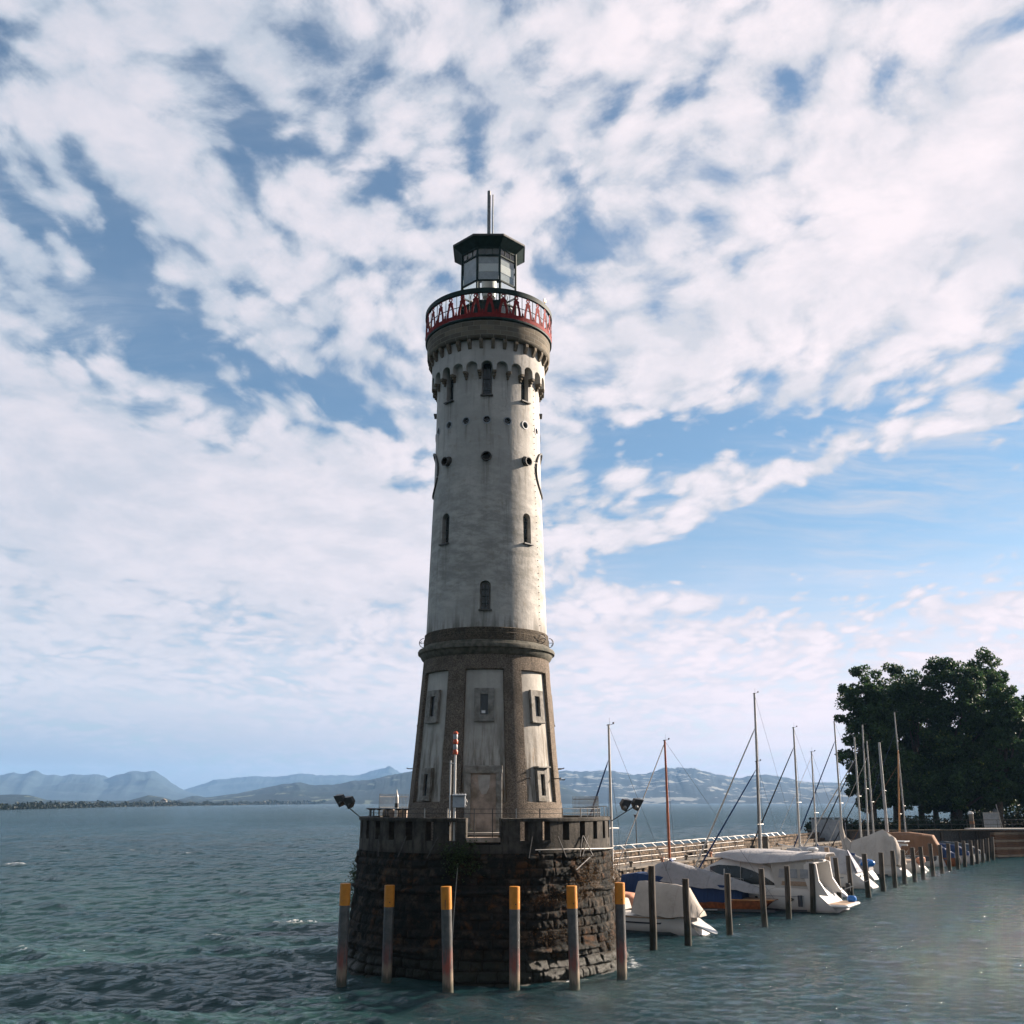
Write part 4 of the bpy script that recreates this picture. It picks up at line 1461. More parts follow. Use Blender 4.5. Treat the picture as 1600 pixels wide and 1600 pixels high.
def rock_wall():
    g = np.random.default_rng(3)
    nth, nz = 1320, 190
    t = np.linspace(-PI, PI, nth, endpoint=False)
    z = np.linspace(-1.3, 4.25, nz)
    T, Z = np.meshgrid(t, z)
    R0 = np.interp(Z, [-1.3, 0.0, 0.6, 1.45, 2.6, 4.1, 4.25], [5.75, 5.62, 5.50, 5.33, 5.20, 5.10, 5.02])
    U = T * 5.2
    U2 = U + 0.12 * (fbm(U * 0.9, Z * 0.9, U * 0, 2, 5) - .5)
    Z2 = Z + 0.09 * (fbm(U * 0.7, Z * 0.7, U * 0 + 4, 2, 6) - .5)
    edges = [-1.4, -1.05, -0.72, -0.36, 0.0, 0.34, 0.66, 1.02, 1.33, 1.62, 1.95, 2.2, 2.52, 2.8, 3.1, 3.36, 3.68, 3.95, 4.3]
    course = np.clip(np.searchsorted(edges, Z2, 'right') - 1, 0, len(edges) - 2)
    ed = np.array(edges)
    dzj = np.minimum(Z2 - ed[course], ed[course + 1] - Z2)
    wlen = 2 * PI * 5.2
    dx = np.zeros_like(Z); tone = np.zeros_like(Z); off = np.zeros_like(Z)
    for c in range(len(edges) - 1):
        m = course == c
        js = [-wlen / 2]
        while js[-1] < wlen / 2 - 0.7:
            js.append(js[-1] + g.uniform(0.35, 0.95))
        js[-1] = wlen / 2
        js = np.array(js)
        u = U2[m]
        k = np.clip(np.searchsorted(js, u, 'right') - 1, 0, len(js) - 2)
        dx[m] = np.minimum(u - js[k], js[k + 1] - u)
        tn = g.random(len(js)); of = g.normal(0, 1, len(js))
        tone[m] = tn[k]; off[m] = of[k]
    d = np.minimum(dx, dzj)
    nz1 = fbm(U * 2.3, Z * 2.3, U * 0, 4, 11)
    d2 = d + 0.035 * (nz1 - .5)
    groove = np.clip(1 - d2 / 0.05, 0, 1)
    groove *= np.clip((fbm(U * .8, Z * .8, U * 0, 2, 31) - 0.25) * 3, 0, 1)
    low = np.clip((1.6 - Z) / 1.6, 0, 1)
    amp = 0.85 + 0.75 * low
    rough = fbm(U * 1.1, Z * 1.3, U * 0 + 2, 5, 17)
    fine = fbm(U * 7, Z * 7, U * 0, 3, 23)
    R = R0 + (0.035 * off * amp) - groove * 0.06 * amp + 0.22 * (rough - .5) * amp + 0.07 * (fine - .5)
    pill = np.clip(d2 / 0.14, 0, 1)
    R += 0.045 * (pill ** 0.6) * amp + 0.10 * (fbm(U * 3.1, Z * 3.7, U * 0 + 9, 3, 61) - .5)
    # irregular string course
    led = np.exp(-((Z - 2.86 - 0.03 * np.sin(T * 9)) / 0.075) ** 4) * np.clip((fbm(U * .55, U * 0, U * 0, 3, 41) - .36) * 7, 0, 1)
    R += 0.16 * led
    led2 = np.exp(-((Z - 0.95) / 0.09) ** 4) * np.clip((fbm(U * .7, U * 0 + 5, U * 0, 3, 43) - .45) * 7, 0, 1)
    R += 0.14 * led2
    # slabs that have slipped at the waterline
    R += 0.22 * np.clip((fbm(U * .45, Z * .6, U * 0, 3, 51) - .56) * 5, 0, 1) * np.clip((0.9 - Z) / .7, 0, 1)
    X = R * np.sin(T); Y = -R * np.cos(T)
    return grid_mesh('rough_wall', X, Y, Z, M['rock'], {'tone': tone, 'groove': groove}, wrap=True, parent=bas)


rock_wall()
open_lo, open_hi = math.radians(-6.4), math.radians(7.8)
base_ring = MB()
a0, a1 = open_hi, 2 * PI + open_lo
base_ring.lathe([(4.68, 4.2), (5.13, 4.2), (5.13, 4.64), (4.68, 4.64)], 180, a0=a0, a1=a1)
base_ring.lathe([(4.68, 4.2), (5.13, 4.2), (5.13, 4.52), (4.68, 4.52)], 8, a0=open_lo, a1=open_hi)
tp2 = lambda mb, name, mats, parent=None: mb.build(name, mats, parent or bas)
tp2(base_ring, 'parapet_base', 'parapet')
cap = MB().lathe([(4.66, 5.31), (5.17, 5.31), (5.18, 5.34), (5.18, 5.42), (5.15, 5.44), (4.66, 5.44)], 200, a0=a0, a1=a1)
tp2(cap, 'parapet_coping', 'parapet')
for k in range(36):
    c = 12.8 + k * 10.0
    if k == 35: continue
    aa, bb = math.radians(c - 3.2), math.radians(c + 3.2)
    if k == 0: aa = open_hi + 0.001
    if k == 34: bb = 2 * PI + open_lo - 0.001
    mer = MB().lathe([(4.69, 4.64), (5.12, 4.64), (5.12, 5.31), (4.69, 5.31)], 6, a0=aa, a1=bb)
    tp2(mer, 'merlon', 'parapet')
deck = MB().lathe([(2.9, 4.2), (4.68, 4.2), (4.68, 4.6), (2.9, 4.6)], 96)
tp2(deck, 'terrace_slab', 'concrete')
tp2(MB().lathe([(4.3, 4.60), (5.20, 4.60), (5.20, 4.76), (4.3, 4.76)], 10, a0=open_lo + .004, a1=open_hi - .004), 'threshold_slab', 'doorstone')
# pipe rail round the outside with brackets
pr = MB()
pts = [(5.24 * math.sin(a), -5.24 * math.cos(a), 4.28 + 0.05 * math.sin(a * 3)) for a in np.linspace(math.radians(22), math.radians(100), 40)]
pr.tube(pts, 0.022, 6)
for a in (24, 38, 52, 66, 80, 94):
    ar = math.radians(a)
    pr.tube([(5.05 * math.sin(ar), -5.05 * math.cos(ar), 4.28), (5.25 * math.sin(ar), -5.25 * math.cos(ar), 4.28)], 0.018, 5)
tp2(pr, 'pipe_rail', 'steel')
br = MB()
for a, b in ((21, 19), (33, 36), (47, 43.5), (47.5, 52), (-18, -22), (-33, -36), (51, 45), (-50, -48)):
    a, b = math.radians(a), math.radians(b)
    br.tube([(5.17 * math.sin(a), -5.17 * math.cos(a), 4.78), (5.30 * math.sin(b), -5.30 * math.cos(b), 4.05)], 0.022, 6)
a, b = math.radians(52), math.radians(40)
br.tube([(5.24 * math.sin(a), -5.24 * math.cos(a), 4.05), (5.42 * math.sin(b), -5.42 * math.cos(b), 3.6)], 0.022, 6)
tp2(br, 'iron_strut', 'darksteel')
# hanging chain from the parapet down to the water side
tp2(MB().tube([(5.25 * math.sin(-.16), -5.25 * math.cos(-.16), 3.9), (5.5 * math.sin(-.17), -5.5 * math.cos(-.17), 2.4), (5.6 * math.sin(-.18), -5.6 * math.cos(-.18), 1.0)], 0.012, 5), 'hanging_wire', 'steel')

# railing on the terrace edge
rl = empty('terrace_railing', (TX, TY, 5.44), 0, 'thin dark wire railing around the bastion terrace', 'railing')
g1 = MB()
for z in (5.76, 5.60):
    g1.tube([(4.9 * math.sin(a), -4.9 * math.cos(a), z - 5.44) for a in np.linspace(-1.15, 1.25, 60)], 0.011, 5)
g1.build('wire', 'darksteel', rl)
for a in (-62, -50, -38, -26, -15, -3.2, 4.6, 15, 26, 38, 50, 62, 70):
    ar = math.radians(a)
    zb = 0.0 if (a < -8 or a > 9) else -0.68
    q = MB().box((4.9 * math.sin(ar), -4.9 * math.cos(ar), (0.34 + zb) / 2), (0.035, 0.035, 0.34 - zb), rz=ar)
    q.build('railing_post', 'steel' if a in (-26, -15, 15) else 'darksteel', rl)
# T shaped stands at both rims
for i, a in enumerate((-80, -74, -68, -60, -51, -43, -38)):
    ar = math.radians(a)
    x, y = TX + 4.75 * math.sin(ar), TY - 4.75 * math.cos(ar)
    s = MB().tube([(x, y, 5.44), (x, y, 5.72)], 0.025, 8).lathe([(0.005, 5.78), (0.15, 5.77), (0.16, 5.74), (0.04, 5.70), (0.005, 5.70)], 14, (x, y))
    tag(s.build('mushroom_vent', 'darksteel'), ['small dark mushroom vent at the far left rim of the bastion', 'second small mushroom vent from the left rim',
        'third small mushroom vent from the left rim', 'fourth small mushroom vent from the left rim', 'fifth small mushroom vent from the left rim',
        'sixth small mushroom vent from the left rim', 'small mushroom vent beside the white red pole'][i], 'vent', 'mushroom vents on the bastion')


def mesh_fence(a0, a1, R, z0, z1, label):
    f = empty('bar_fence', (TX, TY, z0), 0, label, 'fence')
    b = MB()
    for a in np.linspace(a0, a1, 26):
        b.tube([(R * math.sin(a), -R * math.cos(a), 0), (R * math.sin(a), -R * math.cos(a), z1 - z0)], 0.010, 5)
    b.build('bars', 'darksteel', f)
    b = MB()
    for z in (0.35, z1 - z0 - 0.12):
        b.tube([(R * math.sin(a), -R * math.cos(a), z) for a in np.linspace(a0, a1, 20)], 0.014, 5)
    b.build('fence_rail', 'darksteel', f)


mesh_fence(math.radians(-133), math.radians(-108), 4.85, 5.44, 6.35, 'thin bar fence on the left rear of the bastion')
mesh_fence(math.radians(100), math.radians(128), 4.85, 5.44, 6.25, 'thin bar fence on the right rear of the bastion')
# inverted U hoops at right rim
for i, a in enumerate((62, 72, 84)):
    ar = math.radians(a); x, y = TX + 4.85 * math.sin(ar), TY - 4.85 * math.cos(ar)
    h = MB().tube([(x - .2, y, 5.44), (x - .2, y, 5.80), (x - .16, y, 5.84), (x + .16, y + .05, 5.84), (x + .2, y + .05, 5.80), (x + .2, y + .05, 5.44)], 0.016, 6)
    tag(h.build('steel_hoop', 'steel'), ['thin steel hoop on the right rim, nearest the tower', 'middle thin steel hoop on the right rim',
                                         'outermost thin steel hoop on the right rim'][i], 'hoop', 'hoops on the right rim')
# white pole with dark band
p = WY(619, 1280, 45.0)
wp = empty('white_pole', (p.x, p.y, 5.40), 0, 'white pointed pole with a dark band, left of the tower foot', 'pole')
MB().tube([(0, 0, 0), (0, 0, .66)], 0.085, 12).lathe([(0.0, 0.66), (0.083, .66), (0.075, .82), (0.0, 1.16)], 12).build('shaft', 'white', wp)
MB().tube([(0, 0, .38), (0, 0, .56)], 0.09, 12).build('dark_band', 'darksteel', wp)
for q, (pxx, w_) in enumerate(((607, .5), (628, .45))):
    p = WY(pxx, 1276, 45.4)
    tag(MB().box((p.x, p.y, 5.15), (w_, .4, 1.15), bevel=.03).build('stone_block', 'doorstone'),
        ['sunlit sandstone block left of the white pole', 'sunlit sandstone block right of the white pole'][q], 'stone block', 'stone blocks at the white pole')


def signal_mast():
    p = WY(710, 1270, 38.4)
    r = empty('signal_mast', (p.x, p.y, 4.6), 0, 'white signal mast with orange lamps and grey cabinet before the tower', 'signal mast')
    MB().tube([(0, 0, 0), (0, 0, 3.15)], 0.045, 10).build('pole', 'white', r)
    MB().tube([(-0.17, 0.02, 0.6), (-0.17, 0.02, 2.9)], 0.028, 8).tube([(-0.17, 0.02, 2.8), (0, 0, 2.8)], 0.02, 6).build('side_pipe', 'white', r)
    for z in (3.12, 3.50):
        o = MB().lathe([(0.0, z), (0.085, z), (0.10, z + .05), (0.10, z + .13), (0.065, z + .19), (0.0, z + .19)], 14).build('orange_lamp_base', 'orange', r)
        MB().lathe([(0.0, z + .17), (0.07, z + .17), (0.085, z + .24), (0.085, z + .34), (0.05, z + .39), (0.0, z + .39)], 14).build('lamp_glass', 'sensor', o)
    MB().lathe([(0.0, 3.87), (0.10, 3.87), (0.10, 3.92), (0.05, 3.97), (0.0, 3.97)], 14).build('orange_cap', 'orange', r)
    c = MB().box((0.17, 0.02, 1.42), (0.46, 0.26, 0.42), bevel=.015).build('cabinet', 'sensor', r)
    MB().box((0.17, -0.01, 1.66), (0.50, 0.34, 0.05), rx=0.12, bevel=.01).build('cabinet_roof', 'sensor', c)
    m_ = MB()
    for i in range(4):
        m_.tube([(0.02 + i * .11, 0, 1.68), (0.02 + i * .11, 0, 1.77)], 0.022, 6)
    m_.build('sensor_tips', 'darksteel', c)
    MB().tube([(0.42, 0, 1.5), (0.46, -.04, 1.40), (0.43, -.04, 1.28), (0.38, 0, 1.22)], 0.028, 8).build('cable', 'steel', c)


signal_mast()


def floodlights(px0, py0, Y0, heads, label, flip):
    p0 = WY(px0, py0, Y0)
    r = empty('floodlight_pair', p0, 0, label, 'floodlights', 'floodlight pairs on the bastion')
    pts = [(0, 0, 0)]
    for (hx, hy) in heads:
        q = WY(hx, hy, Y0) - p0
        pts.append((q.x, q.y, q.z))
    far = max(pts[1:], key=lambda t: abs(t[0]))
    MB().tube([(0, 0, 0), (far[0], far[1], far[2] - .12)], 0.022, 6).build('arm', 'darksteel', r)
    for t in pts[1:]:
        s = flip
        box = MB()
        # lamp body: wide front, narrow back
        a_, b_ = 0.26, 0.10
        fy = [(-a_, -a_), (a_, -a_), (a_, a_), (-a_, a_)]
        front = [(s * 0.17, u * .72, v) for u, v in fy]
        back = [(-s * 0.13, u * .35, v * .45) for u, v in fy]
        box.loft([front, back], 0, False, closed=True, caps=True)
        R_ = Matrix.Rotation(s * 0.55, 3, 'Y') @ Matrix.Rotation(s * 0.5, 3, 'Z')
        box.v = [tuple(R_ @ Vector(v) + Vector(t)) for v in box.v]
        h = box.build('lamp_head', 'black', r)
        vis = MB().loft([[(s * 0.172, u * .70, v * .95) for u, v in fy], [(s * 0.185, u * .70, v * .95) for u, v in fy]], 0, False, closed=True, caps=True)
        vis.v = [tuple(R_ @ Vector(v) + Vector(t)) for v in vis.v]
        vis.build('lamp_glass', 'sensor', h)
        MB().ball((t[0] + .02 * s, t[1] - .15, t[2] - .17), 0.075, 10).build('ballast', 'galv' if s > 0 else 'lead', h)


floodlights(563, 1277, 43.0, [(534, 1248), (548, 1251)], 'pair of dark floodlights on an arm at the left rim', -1)
floodlights(955, 1283, 43.0, [(975, 1255), (993, 1254)], 'pair of floodlights on an arm at the right rim', 1)

# plants on the bastion
def wall_plant(name, a_deg, z, spread, n, size, m_, label, out=0.15):
    a = math.radians(a_deg)
    R = np.interp(z, [0, 1.45, 2.6, 4.2, 5], [5.6, 5.33, 5.2, 5.15, 5.2])
    c = RNG.normal(size=(n, 3)) * np.array(spread)
    # clumpy
    k = RNG.integers(0, 7, n); off = RNG.normal(size=(7, 3)) * np.array(spread) * 0.9
    c = c * 0.55 + off[k]
    r = R + np.abs(c[:, 1]) * 0.9 + out * 0.3
    aa = a + c[:, 0] / R
    pts = np.stack([TX + r * np.sin(aa), TY - r * np.cos(aa), z + c[:, 2]], 1)
    o = leaf_mesh(name, pts, size, m_)
    return tag(o, label, 'plant')


wall_plant('wall_plant', -11, 4.15, (0.42, 0.14, 0.32), 900, 0.075, M['weed'], 'green weed growing on the parapet below the signal mast')
wall_plant('wall_plant', 48, 3.45, (0.55, 0.10, 0.38), 1300, 0.042, M['dryweed'], 'rusty brown weed hanging on the sunlit right flank')
wall_plant('wall_plant', 75, 3.2, (0.35, 0.12, 0.5), 900, 0.045, M['dryweed'], 'brown weed tuft at the right edge of the bastion')
wall_plant('wall_plant', -88, 3.1, (0.2, 0.16, 0.25), 260, 0.07, M['weed'], 'dark tuft sticking out of the left edge, upper')
wall_plant('wall_plant', -92, 2.3, (0.2, 0.2, 0.22), 300, 0.07, M['weed'], 'dark tuft sticking out of the left edge, lower')
wall_plant('wall_plant', 38, 2.72, (0.75, 0.10, 0.12), 900, 0.04, M['dryweed'], 'dry weed along the string course on the right')
wall_plant('wall_plant', 30, 1.35, (0.9, 0.10, 0.30), 1100, 0.036, M['dryweed'], 'brown moss hanging over the lower right stones')
wall_plant('wall_plant', 62, 1.0, (0.6, 0.12, 0.35), 900, 0.036, M['dryweed'], 'brown moss near the waterline beside the last yellow post')

# ================================================================== yellow capped posts
posts = [(540, 1380, 533, 1540), (609, 1383, 604, 1534), (697, 1385, 700, 1550), (804, 1385, 804, 1548), (893, 1384, 898, 1545), (968, 1379, 972, 1531)]
plabs = ['yellow-capped steel post standing clear against the open lake, leftmost', 'second yellow-capped post from the left, wholly in shade',
         'third yellow-capped post, with a black slit in its cap and red rust', 'yellow-capped post in front of the middle right of the bastion',
         'yellow-capped post before the sunlit brown masonry', 'rightmost yellow-capped post, beside the first covered boat']
for i, (tx_, ty_, bx, by) in enumerate(posts):
    b = WZ(bx, by, 0.0)
    t = WY(tx_, ty_, b.y)
    r = empty('mooring_post', (b.x, b.y, -1.5), 0, plabs[i], 'mooring post', 'yellow-capped posts guarding the bastion')
    lean = (t.x - b.x) / (t.z)
    H = t.z + 1.5
    zc = H - 0.72
    f = lambda z: (lean * (z - 1.5), 0, z)
    MB().tube([f(0), f(zc * .5), f(zc)], 0.178, 22).build('shaft', 'post', r)
    c = MB().tube([f(zc), f(H - .012), f(H)], [0.183, 0.183, 0.172], 22).build('yellow_cap', 'yellow', r)
    o = 0.04 if i != 2 else -0.03
    zq = zc + 0.16
    if i == 2:
        MB().box((f(zq)[0] + o, -0.18, zq), (0.02, 0.02, 0.30)).build('slit', 'black', c)
    elif i > 0:
        MB().tube([(f(zq)[0] + o, -0.185, zq), (f(zq)[0] + o, -0.17, zq)], 0.022, 8).build('bolt_hole', 'black', c)

# ================================================================== breakwater
MOLE = empty('breakwater', MOLE_E, 0, 'long stone breakwater with a low parapet running from the bastion to the trees', 'breakwater')


def mp_(s, w, z=0.0):
    """breakwater frame: s along, w towards the harbour -> local offset from MOLE_E"""
    v = MU * s + MV * w
    return (v.x, v.y, z)


ANG = math.atan2(MU.y, MU.x)


def stone_wall_mat():
    m, nt, b = mat('breakwater_stone', 0.93, spec=0.2)
    co = nt.n('ShaderNodeTexCoord').outputs['Object']
    rot = nt.n('ShaderNodeMapping'); nt.put(rot.inputs[0], co); rot.inputs['Rotation'].default_value = (0, 0, -ANG)
    s = nt.n('ShaderNodeSeparateXYZ'); nt.put(s.inputs[0], rot.outputs[0])
    c_ = nt.n('ShaderNodeCombineXYZ'); nt.put(c_.inputs[0], s.outputs[0]); nt.put(c_.inputs[1], s.outputs[2])
    br = nt.n('ShaderNodeTexBrick'); nt.put(br.inputs['Vector'], c_.outputs[0])
    br.inputs['Scale'].default_value = 1.0
    br.inputs['Brick Width'].default_value = 0.62; br.inputs['Row Height'].default_value = 0.28
    br.inputs['Mortar Size'].default_value = 0.03
    br.inputs['Color1'].default_value = (0.06, 0.042, 0.03, 1); br.inputs['Color2'].default_value = (0.20, 0.145, 0.10, 1)
    br.inputs['Mortar'].default_value = (0.028, 0.025, 0.02, 1)
    n = nt.noise(co, 3.0, 6, 0.7)
    c = nt.mix(nt.ramp(n, 0.45, 0.65), br.outputs['Color'], (0.03, 0.028, 0.02))
    c = nt.mix(nt.ramp(nt.noise(co, 7, 5, 0.7), 0.6, 0.7), c, (0.26, 0.215, 0.165))
    nt.put(b.inputs['Base Color'], c)
    bump(nt, b, nt.math('MULTIPLY_ADD', br.outputs['Fac'], -0.8, n), 0.06, 1.0)
    return m


M['molestone'] = stone_wall_mat()
ML0, ML1 = -18.5, 66.0
def mbox(s0, s1, w0, w1, z0, z1, mb=None, mi=0):
    mb = mb or MB()
    q = [mp_(s, w, z) for s in (s0, s1) for w in (w0, w1) for z in (z0, z1)]
    return mb.add(q, [(0, 1, 3, 2), (4, 6, 7, 5), (0, 4, 5, 1), (2, 3, 7, 6), (0, 2, 6, 4), (1, 5, 7, 3)], mi)


def rough_face(name, s0, s1, w, z0, z1, amp, seed, parent):
    n1, n2 = int((s1 - s0) * 9), max(6, int((z1 - z0) * 10))
    S, Zg = np.meshgrid(np.linspace(s0, s1, n1), np.linspace(z0, z1, n2))
    d = amp * (fbm(S * 1.6, Zg * 1.9, S * 0, 4, seed) - 0.5) + amp * .5 * (vnoise(np.floor(S / .8), np.floor(Zg / .35), S * 0, seed + 3) - .5)
    X = MU.x * S + MV.x * (w + d); Y = MU.y * S + MV.y * (w + d)
    return grid_mesh(name, X, Y, Zg, M['molestone'], parent=parent, smooth=False)


mbox(ML0, ML1, -4.6, -0.16, -1.5, 1.78).build('walkway', 'concrete', MOLE)
rough_face('harbour_face', ML0, ML1, 0.0, -1.2, 1.80, 0.30, 3, MOLE)
mbox(ML0, ML1, -0.42, 0.06, 1.785, 1.90).build('edge_kerb', 'concrete', MOLE)
mbox(ML0, ML1, -3.75, -3.18, 1.78, 2.60).build('parapet_core', 'molestone', MOLE)
rough_face('parapet_face', ML0, ML1, -3.12, 1.78, 2.58, 0.12, 13, MOLE)
mbox(ML0, ML1, -3.86, -3.02, 2.60, 2.71).build('parapet_coping', 'molestone', MOLE)
mbox(ML0, ML1, -3.0, -2.45, 1.78, 2.12).build('bench_step', 'molestone', MOLE)
rk = MB()
g = np.random.default_rng(8)
for i in range(170):
    s = g.uniform(ML0 + 1, ML1 - 1); r = g.uniform(0.10, 0.28)
    c = mp_(s, g.uniform(0.1, 0.7), g.uniform(-0.15, 0.35))
    rk.ball(c, r, 6, sx=g.uniform(.8, 1.5), sy=g.uniform(.8, 1.5), sz=g.uniform(.6, 1))
rubble = rk.build('rubble_foot', 'molestone', MOLE)
rubble['kind'] = 'stuff'

# railings
HR = empty('lake_handrail', MOLE_E, 0, 'white handrail with slanting brackets along the top of the parapet', 'handrail')
t = MB().tube([mp_(ML0 + 4, -3.55, 3.0), mp_(ML1 - 20, -3.55, 3.0)], 0.028, 6)
t.build('rail', 'steel', HR)
for i in range(34):
    s = ML0 + 5 + i * 1.85
    b_ = MB().tube([mp_(s, -3.55, 3.0), mp_(s + .28, -3.3, 2.71)], 0.045, 5)
    b_.build('bracket', 'white', HR)
WRL = empty('walkway_railing', MOLE_E, 0, 'pale three-bar steel railing on the harbour side walkway beside the bastion', 'railing')
t = MB()
for z in (2.15, 2.50, 2.86):
    t.tube([mp_(-13, -0.3, z), mp_(26, -0.3, z)], 0.020, 6)
t.build('bars', 'steel', WRL)
for i in range(20):
    s = -12.6 + i * 1.95
    MB().tube([mp_(s, -0.3, 1.9), mp_(s, -0.3, 2.92)], 0.026, 6).build('post', 'steel', WRL)
for i, s in enumerate((-6.6, -3.2, 1.6, 7.5, 14.0)):
    p = MOLE_E + Vector(mp_(s, 0.34, -0.4))
    l = empty('mooring_ladder', p, ANG, ['steel ladder down the breakwater behind the first piles', 'second steel ladder on the breakwater from the bastion',
                                       'third steel ladder on the breakwater from the bastion', 'ladder on the breakwater behind the big cruiser',
                                       'farthest steel ladder on the breakwater'][i], 'ladder', 'ladders on the breakwater')
    q = MB()
    for d in (-.2, .2):
        q.tube([(d, 0, 0), (d, 0, 3.0), (d, .45, 3.15)], 0.022, 6)
    q.build('side_rail', 'steel', l)
    q = MB()
    for k in range(9):
        q.tube([(-.2, 0, .25 + k * .3), (.2, 0, .25 + k * .3)], 0.016, 5)
    q.build('rungs', 'steel', l)
for i, (s, w) in enumerate(((-9.5, -0.25), (-5.0, -0.25), (-1.2, -0.25), (3.4, -0.25), (8.6, -0.25), (13, -0.25), (18, -0.25), (24, -0.25))):
    p = MOLE_E + Vector(mp_(s, w, 1.9))
    b_ = MB().lathe([(0.0, 0), (0.12, 0), (0.09, .12), (0.10, .24), (0.17, .30), (0.15, .37), (0.0, .39)], 14, (0, 0))
    o = b_.build('bollard', ['peach', 'concrete'][i % 2])
    o.location = p
    tag(o, '%s mooring bollard along the breakwater edge, counted from the bastion' %
        ['first', 'second', 'third', 'fourth', 'fifth', 'sixth', 'seventh', 'eighth'][i], 'bollard', 'bollards on the breakwater edge')
for i, (s, w) in enumerate(((20.5, -1.6), (36.0, -1.6))):
    p = MOLE_E + Vector(mp_(s, w, 1.78))
    bb = MB().box((0, 0, .55), (.55, .5, 1.1), rz=ANG, bevel=.06).box((0, 0, 1.12), (.6, .55, .08), rz=ANG, bevel=.02)
    o = bb.build('stone_pillar', 'concrete'); o.location = p
    tag(o, ['squat grey stone pillar on the breakwater right of the brown mast', 'squat stone pillar on the breakwater beyond the cruiser'][i], 'pillar', 'stone pillars on the breakwater')
hb = WZ(1252, 1262, 0.0)
p = MOLE_E + Vector(mp_(12.5, -4.0, 1.78))
bc = MB().tube([(0, 0, 0), (0, 0, 3.1)], 0.035, 8).lathe([(0, 3.08), (.10, 3.1), (.16, 3.3), (0, 3.34)], 12)
o = bc.build('lamp_post', 'darksteel'); o.location = p
tag(o, 'slim dark lamp post on the lake side of the breakwater', 'lamp post')

# ================================================================== dark timber piles of the berths
piles = [(1018, 1353, 1021, 1485), (1071, 1373, 1075, 1475), (1136, 1365, 1140, 1460), (1189, 1357, 1195, 1447), (1229, 1353, 1233, 1437),
         (1268, 1349, 1271, 1426), (1305, 1340, 1312, 1406), (1325, 1337, 1330, 1402), (1350, 1334, 1357, 1402), (1376, 1332, 1380, 1392),
         (1394, 1329, 1399, 1387), (1410, 1328, 1414, 1382), (1425, 1324, 1430, 1378), (1438, 1323, 1443, 1374), (1453, 1318, 1458, 1369),
         (1468, 1320, 1472, 1365), (1481, 1318, 1484, 1361), (1494, 1315, 1497, 1358), (1505, 1314, 1508, 1355), (1516, 1313, 1519, 1352),
         (1525, 1312, 1527, 1350), (1534, 1311, 1536, 1348), (1542, 1309, 1544, 1346), (1550, 1308, 1552, 1344)]
ordn = ['first', 'second', 'third', 'fourth', 'fifth', 'sixth', 'seventh', 'eighth', 'ninth', 'tenth', 'eleventh', 'twelfth', 'thirteenth',
        'fourteenth', 'fifteenth', 'sixteenth', 'seventeenth', 'eighteenth', 'nineteenth', 'twentieth', 'twenty-first', 'twenty-second',
        'twenty-third', 'twenty-fourth']
g = np.random.default_rng(4)
for i, (tx_, ty_, bx, by) in enumerate(piles):
    b = WZ(bx, by, 0)
    tpt = WY(tx_, ty_, b.y)
    lean = (tpt.x - b.x) / tpt.z
    H = tpt.z
    r0 = 0.15 if i < 8 else 0.17
    zs_ = np.linspace(-1.5, H, 9)
    pts = [(lean * z + 0.01 * math.sin(z * 2 + i), 0.01 * math.cos(z * 1.7 + i), z) for z in zs_]
    rs = [r0 * (1.06 - 0.03 * z + 0.02 * math.sin(z * 3 + i)) for z in zs_]
    o = MB().tube(pts, rs, 12).build('mooring_pile', 'pile')
    o.location = (b.x, b.y, 0)
    extra = {0: ' before the covered white boat', 1: ' at the first boat\'s stern', 2: ' before the mahogany hull', 4: ' before the white cruiser'}.get(i, '')
    tag(o, 'dark timber pile, %s of the berth row from the bastion%s' % (ordn[i], extra), 'mooring pile', 'dark timber piles in front of the berths')
p = WZ(1300, 1399, 0)
o = MB().tube([(0, 0, -1), (-.1, 0, 3.05)], [.17, .16], 12).build('mooring_pile', 'teak'); o.location = p
tag(o, 'pale brown pile close behind the cruiser stern', 'mooring pile', 'dark timber piles in front of the berths')

# ================================================================== boats
HEAD = math.atan2(-MV.y, -MV.x)          # local +x (bow) points to the breakwater


def hull_mb(L, B, fb, sw=0.75, sheer=0.28, rake=0.7, slope_t=0.0, full=2.2, ns=18, top=None):
    """returns (hull MB, gunwale function t -> (x, halfbeam, z))"""
    ks = [(0.0, -0.42), (0.45, -0.34), (0.78, -0.12), (0.93, 0.12), (0.985, 0.45), (1.0, 1.0)]

    def sta(t):
        if t < 0.45:
            b = B / 2 * (sw + (1 - sw) * math.sin(PI / 2 * t / .45))
        else:
            b = B / 2 * max(0.012, 1 - ((t - .45) / .55) ** full)
        z = fb * (1 + sheer * ((t - 0.35) / 0.65) ** 2 * (1 if t > .35 else .45))
        return b, z
    secs = []
    for i in range(ns + 1):
        t = i / ns
        b, zt = sta(t)
        row = []
        for k, q in ks:
            z = q * zt if q > 0 else q * (1 - t ** 4 * .5)
            x = t * L + rake * max(0, q) * t ** 3 - slope_t * max(0, q) * (1 - t) ** 6
            row.append((x, b * (k ** (1 + .0 * t)), z))
        secs.append(row)
    full_secs = [[(x, -y, z) for x, y, z in r[::-1]] + r[1:] for r in secs]
    mb = MB().loft(full_secs, 0, True)

    def gun(t):
        b, z = sta(t)
        return (t * L + rake * t ** 3 - slope_t * (1 - t) ** 6, b, z)
    # transom
    first = full_secs[0]
    o = len(mb.v); mb.v += first; mb.f.append(tuple(range(o, o + len(first)))); mb.m.append(0); mb.sm.append(False)
    return mb, gun


